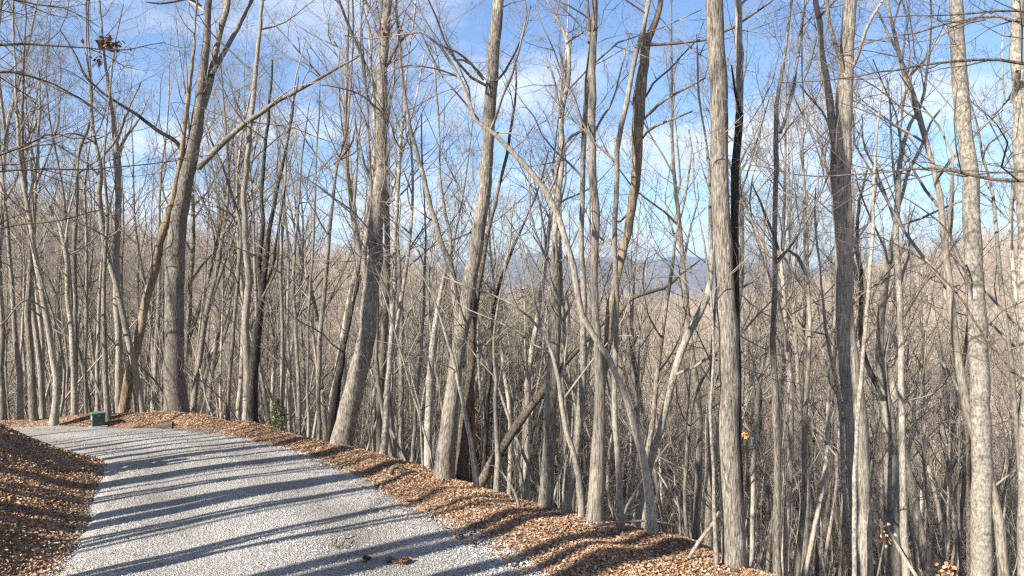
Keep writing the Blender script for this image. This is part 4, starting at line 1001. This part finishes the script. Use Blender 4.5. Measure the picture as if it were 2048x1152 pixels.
V = oc[None] * sz[:, None, None] * g_.uniform(.65, 1.3, (n, 6, 1)) + g_.normal(0, .12, (n, 6, 3)) * sz[:, None, None]
V[..., 2] *= .75
th = g_.uniform(0, 6.28, n); c_, s__ = np.cos(th)[:, None], np.sin(th)[:, None]
V = np.stack([V[..., 0] * c_ - V[..., 1] * s__, V[..., 0] * s__ + V[..., 1] * c_, V[..., 2]], -1) + np.c_[x, y, z + sz * .3][:, None]
tri = np.array([(0, 1, 4), (1, 2, 4), (2, 3, 4), (3, 0, 4), (1, 0, 5), (2, 1, 5), (3, 2, 5), (0, 3, 5)])
t_ = (np.arange(n)[:, None, None] * 6 + tri[None]).reshape(-1, 3)
gc = np.clip(g_.normal(.385, .05, (n, 1)), .2, .56) * np.array([[1.0, .98, .95]]) * (1 + g_.normal(0, .025, (n, 3)))
gr = obj('gravel', mesh_from('gravel', V.reshape(-1, 3), [t_], M['stone'], False, np.repeat(gc * (1.0 + .13 * vnoise(x * 1.2, y * 1.2, 42) - .2 * trk)[:, None], 6, 0)))
tag(gr, kind='stuff')

# ------------------------------------------------------------------ green utility cabinet at the bend
Dc = plane_pt(196, 852)[1] + .15
cx_, cy_ = (196 - CX) / F * Dc, Dc
cz_ = gz1(cx_, cy_)
cb = empty('utility_cabinet', (cx_, cy_, cz_)); cb.rotation_euler = (0, 0, R_(38))
tag(cb, 'small square green utility cabinet standing at the far bend of the gravel road', 'utility box')
def bev(o, w_=.012, s_=2):
    m_ = o.modifiers.new('edge', 'BEVEL'); m_.width = w_; m_.segments = s_; return o
mb = MB(); mb.box((0, 0, .14), (.35, .33, .42)); bev(obj('body', mb.mesh('body', M['boxgreen'], False), cb))
mb = MB(); mb.box((0, 0, .37), (.385, .365, .045)); bev(obj('lid', mb.mesh('lid', M['boxlid'], False), cb))
mb = MB(); mb.box((-.178, -.02, .24), (.006, .07, .1)); obj('sticker', mb.mesh('sticker', M['sticker'], False), cb)
mb = MB(); mb.box((0, 0, -.05), (.46, .44, .09)); obj('base_pad', mb.mesh('base_pad', M['pad'], False), cb)
mb = MB(); mb.box((0, -.17, .31), (.06, .03, .025)); obj('latch', mb.mesh('latch', M['steel'], False), cb)

# ------------------------------------------------------------------ evergreens
def pine(name, loc, H, W, label, group=None, n=2600, seed=0, ns=.22, cols=((.035, .06, .018), (.06, .09, .03), (.09, .115, .045)), base=.12):
    g_ = np.random.default_rng(seed)
    e = empty(name, loc); tag(e, label, 'tree', group)
    mb = MB(); mb.tubes(np.array([[0, 0, -.2], [.02 * H * .2, 0, H * .5], [0, 0, H * .97]]), np.array([.016 * H, .011 * H, .003 * H]), 7)
    nb = 46
    hz = H * (base + (1 - base) * np.linspace(0, .98, nb))
    ln = W * .5 * (1 - ((hz / H - base) / (1 - base)) ** 1.3 * .92) * g_.uniform(.55, 1.1, nb)
    th = np.arange(nb) * 2.4 + g_.normal(0, .3, nb)
    d = np.c_[np.cos(th), np.sin(th), g_.uniform(.0, .35, nb)]
    k = np.linspace(0, 1, 5)
    P = np.c_[np.zeros(nb), np.zeros(nb), hz][:, None] + d[:, None] * (ln[:, None] * k[None])[..., None]
    P[..., 2] -= (k ** 2)[None] * ln[:, None] * .12
    mb.tubes(P, np.maximum(.0022 * H * (1 - .8 * k), .002)[None] * np.ones((nb, 1)), 3)
    obj('trunk', mb.mesh('trunk', M['log']), e)
    i = g_.integers(0, nb, n); t = g_.random(n) ** .6
    f = t * 4; j = np.minimum(f.astype(int), 3); fr = (f - j)[:, None]
    c = P[i, j] * (1 - fr) + P[i, j + 1] * fr + g_.normal(0, .035 * H * .6, (n, 3)) * (.4 + .6 * t)[:, None] * np.array([1, 1, .6])
    V, q_ = leaves(c, g_.uniform(.6, 1.3, n) * ns, g_, tilt=.9, curl=.2)
    V = V.reshape(-1, 6, 3); V = c[:, None] + (V - c[:, None]) * 1.0
    cc = np.array(cols)[g_.integers(0, len(cols), n)] * g_.uniform(.75, 1.25, (n, 1))
    obj('foliage', mesh_from('foliage', V.reshape(-1, 3), [q_], M['needle'], False, np.repeat(cc, 6, 0)), e)
    return e
Ds = plane_pt(556, 862)[1] + .4
xs = (556 - CX) / F * Ds
pine('pine_seedling', (xs, Ds, gz1(xs, Ds) - .02), .95, .95, 'small bright green pine seedling on the far shoulder between two thin trunks', n=420, seed=3, ns=.07, cols=((.07, .1, .035), (.11, .145, .05), (.15, .18, .075)), base=.08)
xs, Ds = -10.75, 14.6
pine('evergreen_sapling', (xs, Ds, gz1(xs, Ds) - .02), 1.5, 1.0, 'dark green evergreen sapling whose tip just enters at the left edge', n=1300, seed=4, ns=.13)
for k, (px_, D__, top, lab) in enumerate(((968, 66, 560, 'tallest dark green pine in the valley gap right of the double trunked tree'),
                                    (992, 74, 588, 'pine close behind the tallest valley pine, its top lower and to the right'),
                                    (1062, 84, 575, 'pine with a thin dark top standing against the blue ridge'),
                                    (1052, 62, 640, 'low yellow green pine in the valley below the blue ridge'),
                                    (948, 60, 630, 'low pine half hidden behind the big double trunked tree'))):
    x_ = (px_ - CX) / F * D__; zt = HC - (top - CY) / F * D__; zb = gz1(x_, D__)
    pine('pine_tree', (x_, D__, zb), zt - zb, (zt - zb) * .45, lab, 'green pines in the valley gap', n=2600, seed=20 + k, ns=.38, base=.35)
D__ = 430; x_ = (1822 - CX) / F * D__; zb = gz1(x_, D__); zt = HC - (484 - CY) / F * D__
pine('pine_tree', (x_, D__, zb), max(14, zt - zb), 8, 'lone dark conifer poking above the skyline of the right hill', n=1600, seed=31, ns=1.2)

# ------------------------------------------------------------------ small things
def leaf_thing(name, label, c, rad, n, size, pal, seed, cat='leaves', flat=1.0, group=None, parts=True):
    g_ = np.random.default_rng(seed)
    e = empty(name, c); tag(e, label, cat, group)
    p_ = g_.normal(0, 1, (n, 3)) * np.array([rad, rad * .6, rad * flat]) * .5
    V, q_ = leaves(p_, g_.uniform(.7, 1.2, n) * size, g_, tilt=1.2, curl=.6)
    obj('leaf_mass', mesh_from('leaf_mass', V, [q_], M['leaf'], False, leafcol(n, g_, np.array(pal))), e)
    tw_ = MB()
    for k in range(4):
        a = g_.uniform(0, 6.28)
        tw_.tubes(np.array([[0, 0, 0], [math.cos(a) * rad * .5, math.sin(a) * rad * .3, rad * .2], [math.cos(a) * rad * 1.1, math.sin(a) * rad * .6, rad * .3]]), np.array([.006, .005, .003]), 4)
    obj('twig', tw_.mesh('twig', M['twigd']), e)
    return e
BR = [(.2, .1, .05), (.14, .07, .04), (.28, .15, .07), (.09, .05, .03)]
leaf_thing('leaf_cluster', 'dark clump of dead brown leaves caught high in the twigs at upper left', px3(215, 88, 14.6), .28, 90, .1, BR, 1, flat=.5)
leaf_thing('leaf_cluster', 'smaller dark tuft of dead leaves hanging below the big brown clump', px3(198, 126, 14.6), .12, 25, .08, BR, 2)
leaf_thing('leaf_cluster', 'small orange leaf bunch hanging beside the thickest grey trunk', px3(1492, 871, 11.2), .055, 22, .06, [(.42, .22, .08), (.5, .28, .11)], 3)
leaf_thing('leaf_cluster', 'scattered reddish leaves clinging to twigs at the top of the massive leaning trunk', px3(768, 62, 18.6), .55, 60, .09, [(.4, .16, .09), (.46, .22, .13), (.3, .13, .08)], 4)
leaf_thing('leaf_cluster', 'pale orange leaf bunch low in the brush at the lower right corner', px3(1893, 1142, 13.5), .22, 40, .1, [(.46, .27, .17), (.4, .22, .13)], 5)
leaf_thing('leaf_cluster', 'beige leaves held on the brush below the twin trunk tree', px3(1765, 1078, 13.0), .25, 26, .08, [(.5, .34, .22), (.44, .28, .17)], 6)
for k, (px_, py_, s_, lab) in enumerate(((733, 1127, .05, 'leftmost and smallest of the three brown leaf clumps lying on the gravel'), (781, 1128, .07, 'middle brown leaf clump lying on the gravel near the bottom edge'), (811, 1130, .11, 'rightmost and largest of the three brown leaf clumps on the gravel'))):
    X0, Y0 = plane_pt(px_, py_)
    zc = float(road_z(np.array([X0]), np.array([Y0]))[0])
    g_ = np.random.default_rng(70 + k)
    e = empty('leaf_clump', (X0, Y0, zc)); tag(e, lab, 'leaves', 'brown leaf clumps on the gravel')
    p_ = g_.normal(0, 1, (26, 3)) * np.array([s_, s_ * .7, .02]) * .6; p_[:, 2] = np.abs(p_[:, 2]) + .025
    V, q_ = leaves(p_, g_.uniform(.05, .09, 26), g_, tilt=.9, curl=.6)
    obj('leaf_mass', mesh_from('leaf_mass', V, [q_], M['leaf'], False, leafcol(26, g_, np.array(BR))), e)

def stick(name, label, pts3, rad, mat, cat='stick', twigs=0, group=None):
    pts3 = np.array(pts3); base = pts3[0].copy()
    e = empty(name, base); tag(e, label, cat, group)
    p_, r_ = spline(pts3 - base, np.array(rad), .12)
    mb = MB(); mb.tubes(p_, r_, 7, rough=.08); obj('stem', mb.mesh('stem', M[mat]), e)
    if twigs:
        a, b = spline(p_, r_, k=6)
        l, q_ = grow(a[None], b[None], twigs, .2, 1, .25, .5, 30, 60, 4, up=.03, wob=.2, rk=.6, rl=.02, rmin=.003, rel=True)
        l2, q2 = grow(l, q_, 3, .2, 1, .3, .6, 30, 60, 3, up=.03, wob=.2, rk=.6, rl=.02, rmin=.0025, rel=True)
        mb = MB(); mb.tubes(l, q_, 4); mb.tubes(l2, q2, 3); obj('twig', mb.mesh('twig', M[mat]), e)
    return e
def rp(px_, py_, h=.01):
    X0, Y0 = plane_pt(px_, py_); return [X0, Y0, float(road_z(np.array([X0]), np.array([Y0]))[0]) + .02 + h]
e = stick('twig', 'thin crooked reddish twig lying on the gravel near the bottom', [rp(664, 1086, .03), rp(670, 1102), rp(683, 1104, .03), rp(690, 1092, .05), rp(700, 1086, .02), rp(711, 1082, .03)], [.006, .008, .01, .009, .007, .004], 'log')
def gp(px_, py_, D, h=None):
    q_ = px3(px_, py_, D); return q_
stick('fallen_branch', 'long pale fallen branch lying level behind the arching tree foot', [px3(1180, 1054, 12.0), px3(1230, 1046, 12.0), px3(1275, 1042, 12.1), px3(1320, 1044, 12.3), px3(1345, 1049, 12.4)], [.02, .022, .02, .015, .008], 'pale', twigs=3)
stick('fallen_branch', 'pale stick leaning up to the right, left of the thickest grey trunk', [px3(1378, 1116, 10.6), px3(1400, 1080, 10.6), px3(1425, 1048, 10.7), px3(1438, 1022, 10.7)], [.028, .026, .022, .012], 'pale', twigs=2)
stick('fallen_branch', 'forked white dead branch sticking up at the shoulder edge below the snag', [px3(1038, 1012, 13.4), px3(1030, 985, 13.4), px3(1016, 962, 13.4), px3(1003, 944, 13.5), px3(985, 930, 13.5)], [.03, .026, .022, .016, .008], 'pale', twigs=4)
stick('tree_root', 'arched grey root stub breaking through the leaves on the shoulder', [px3(782, 948, 15.4), px3(783, 938, 15.4), px3(792, 932, 15.5), px3(804, 935, 15.5), px3(812, 948, 15.5)], [.05, .055, .06, .05, .04], 'log', cat='root')
Dr = 21.9
for k, (pp, lab) in enumerate((([(300, 846), (320, 838), (345, 828)], 'upper exposed root running to the foot of the large forked tree'), ([(285, 852), (310, 845), (338, 836)], 'lower exposed root beside the large forked tree'))):
    Q = []
    for (a_, b_) in pp:
        x_ = (a_ - CX) / F * Dr; Q.append([x_, Dr + .25 * k, gz1(x_, Dr + .25 * k) + .03])
    stick('tree_root', lab, Q, [.02, .045, .07], 'log', cat='root')

# ------------------------------------------------------------------ haze over the valley
def haze():
    mb = MB(); zlo, zhi = float(gzz.min()) - 1.5, float(gzz.max()) + 12
    mb.box((0, 0, (zlo + zhi) / 2), (17200, 17200, zhi - zlo))
    m = bpy.data.materials.new('haze_air'); m.use_nodes = True
    nt = m.node_tree; nt.nodes.clear()
    o_ = nt.nodes.new('ShaderNodeOutputMaterial'); v_ = nt.nodes.new('ShaderNodeVolumePrincipled')
    v_.inputs['Color'].default_value = (.64, .78, 1.0, 1); v_.inputs['Density'].default_value = HAZE; v_.inputs['Anisotropy'].default_value = .2
    nt.links.new(v_.outputs[0], o_.inputs['Volume'])
    h = obj('haze', mb.mesh('haze', m, False)); tag(h, kind='stuff')
HAZE = 0.00021
haze()
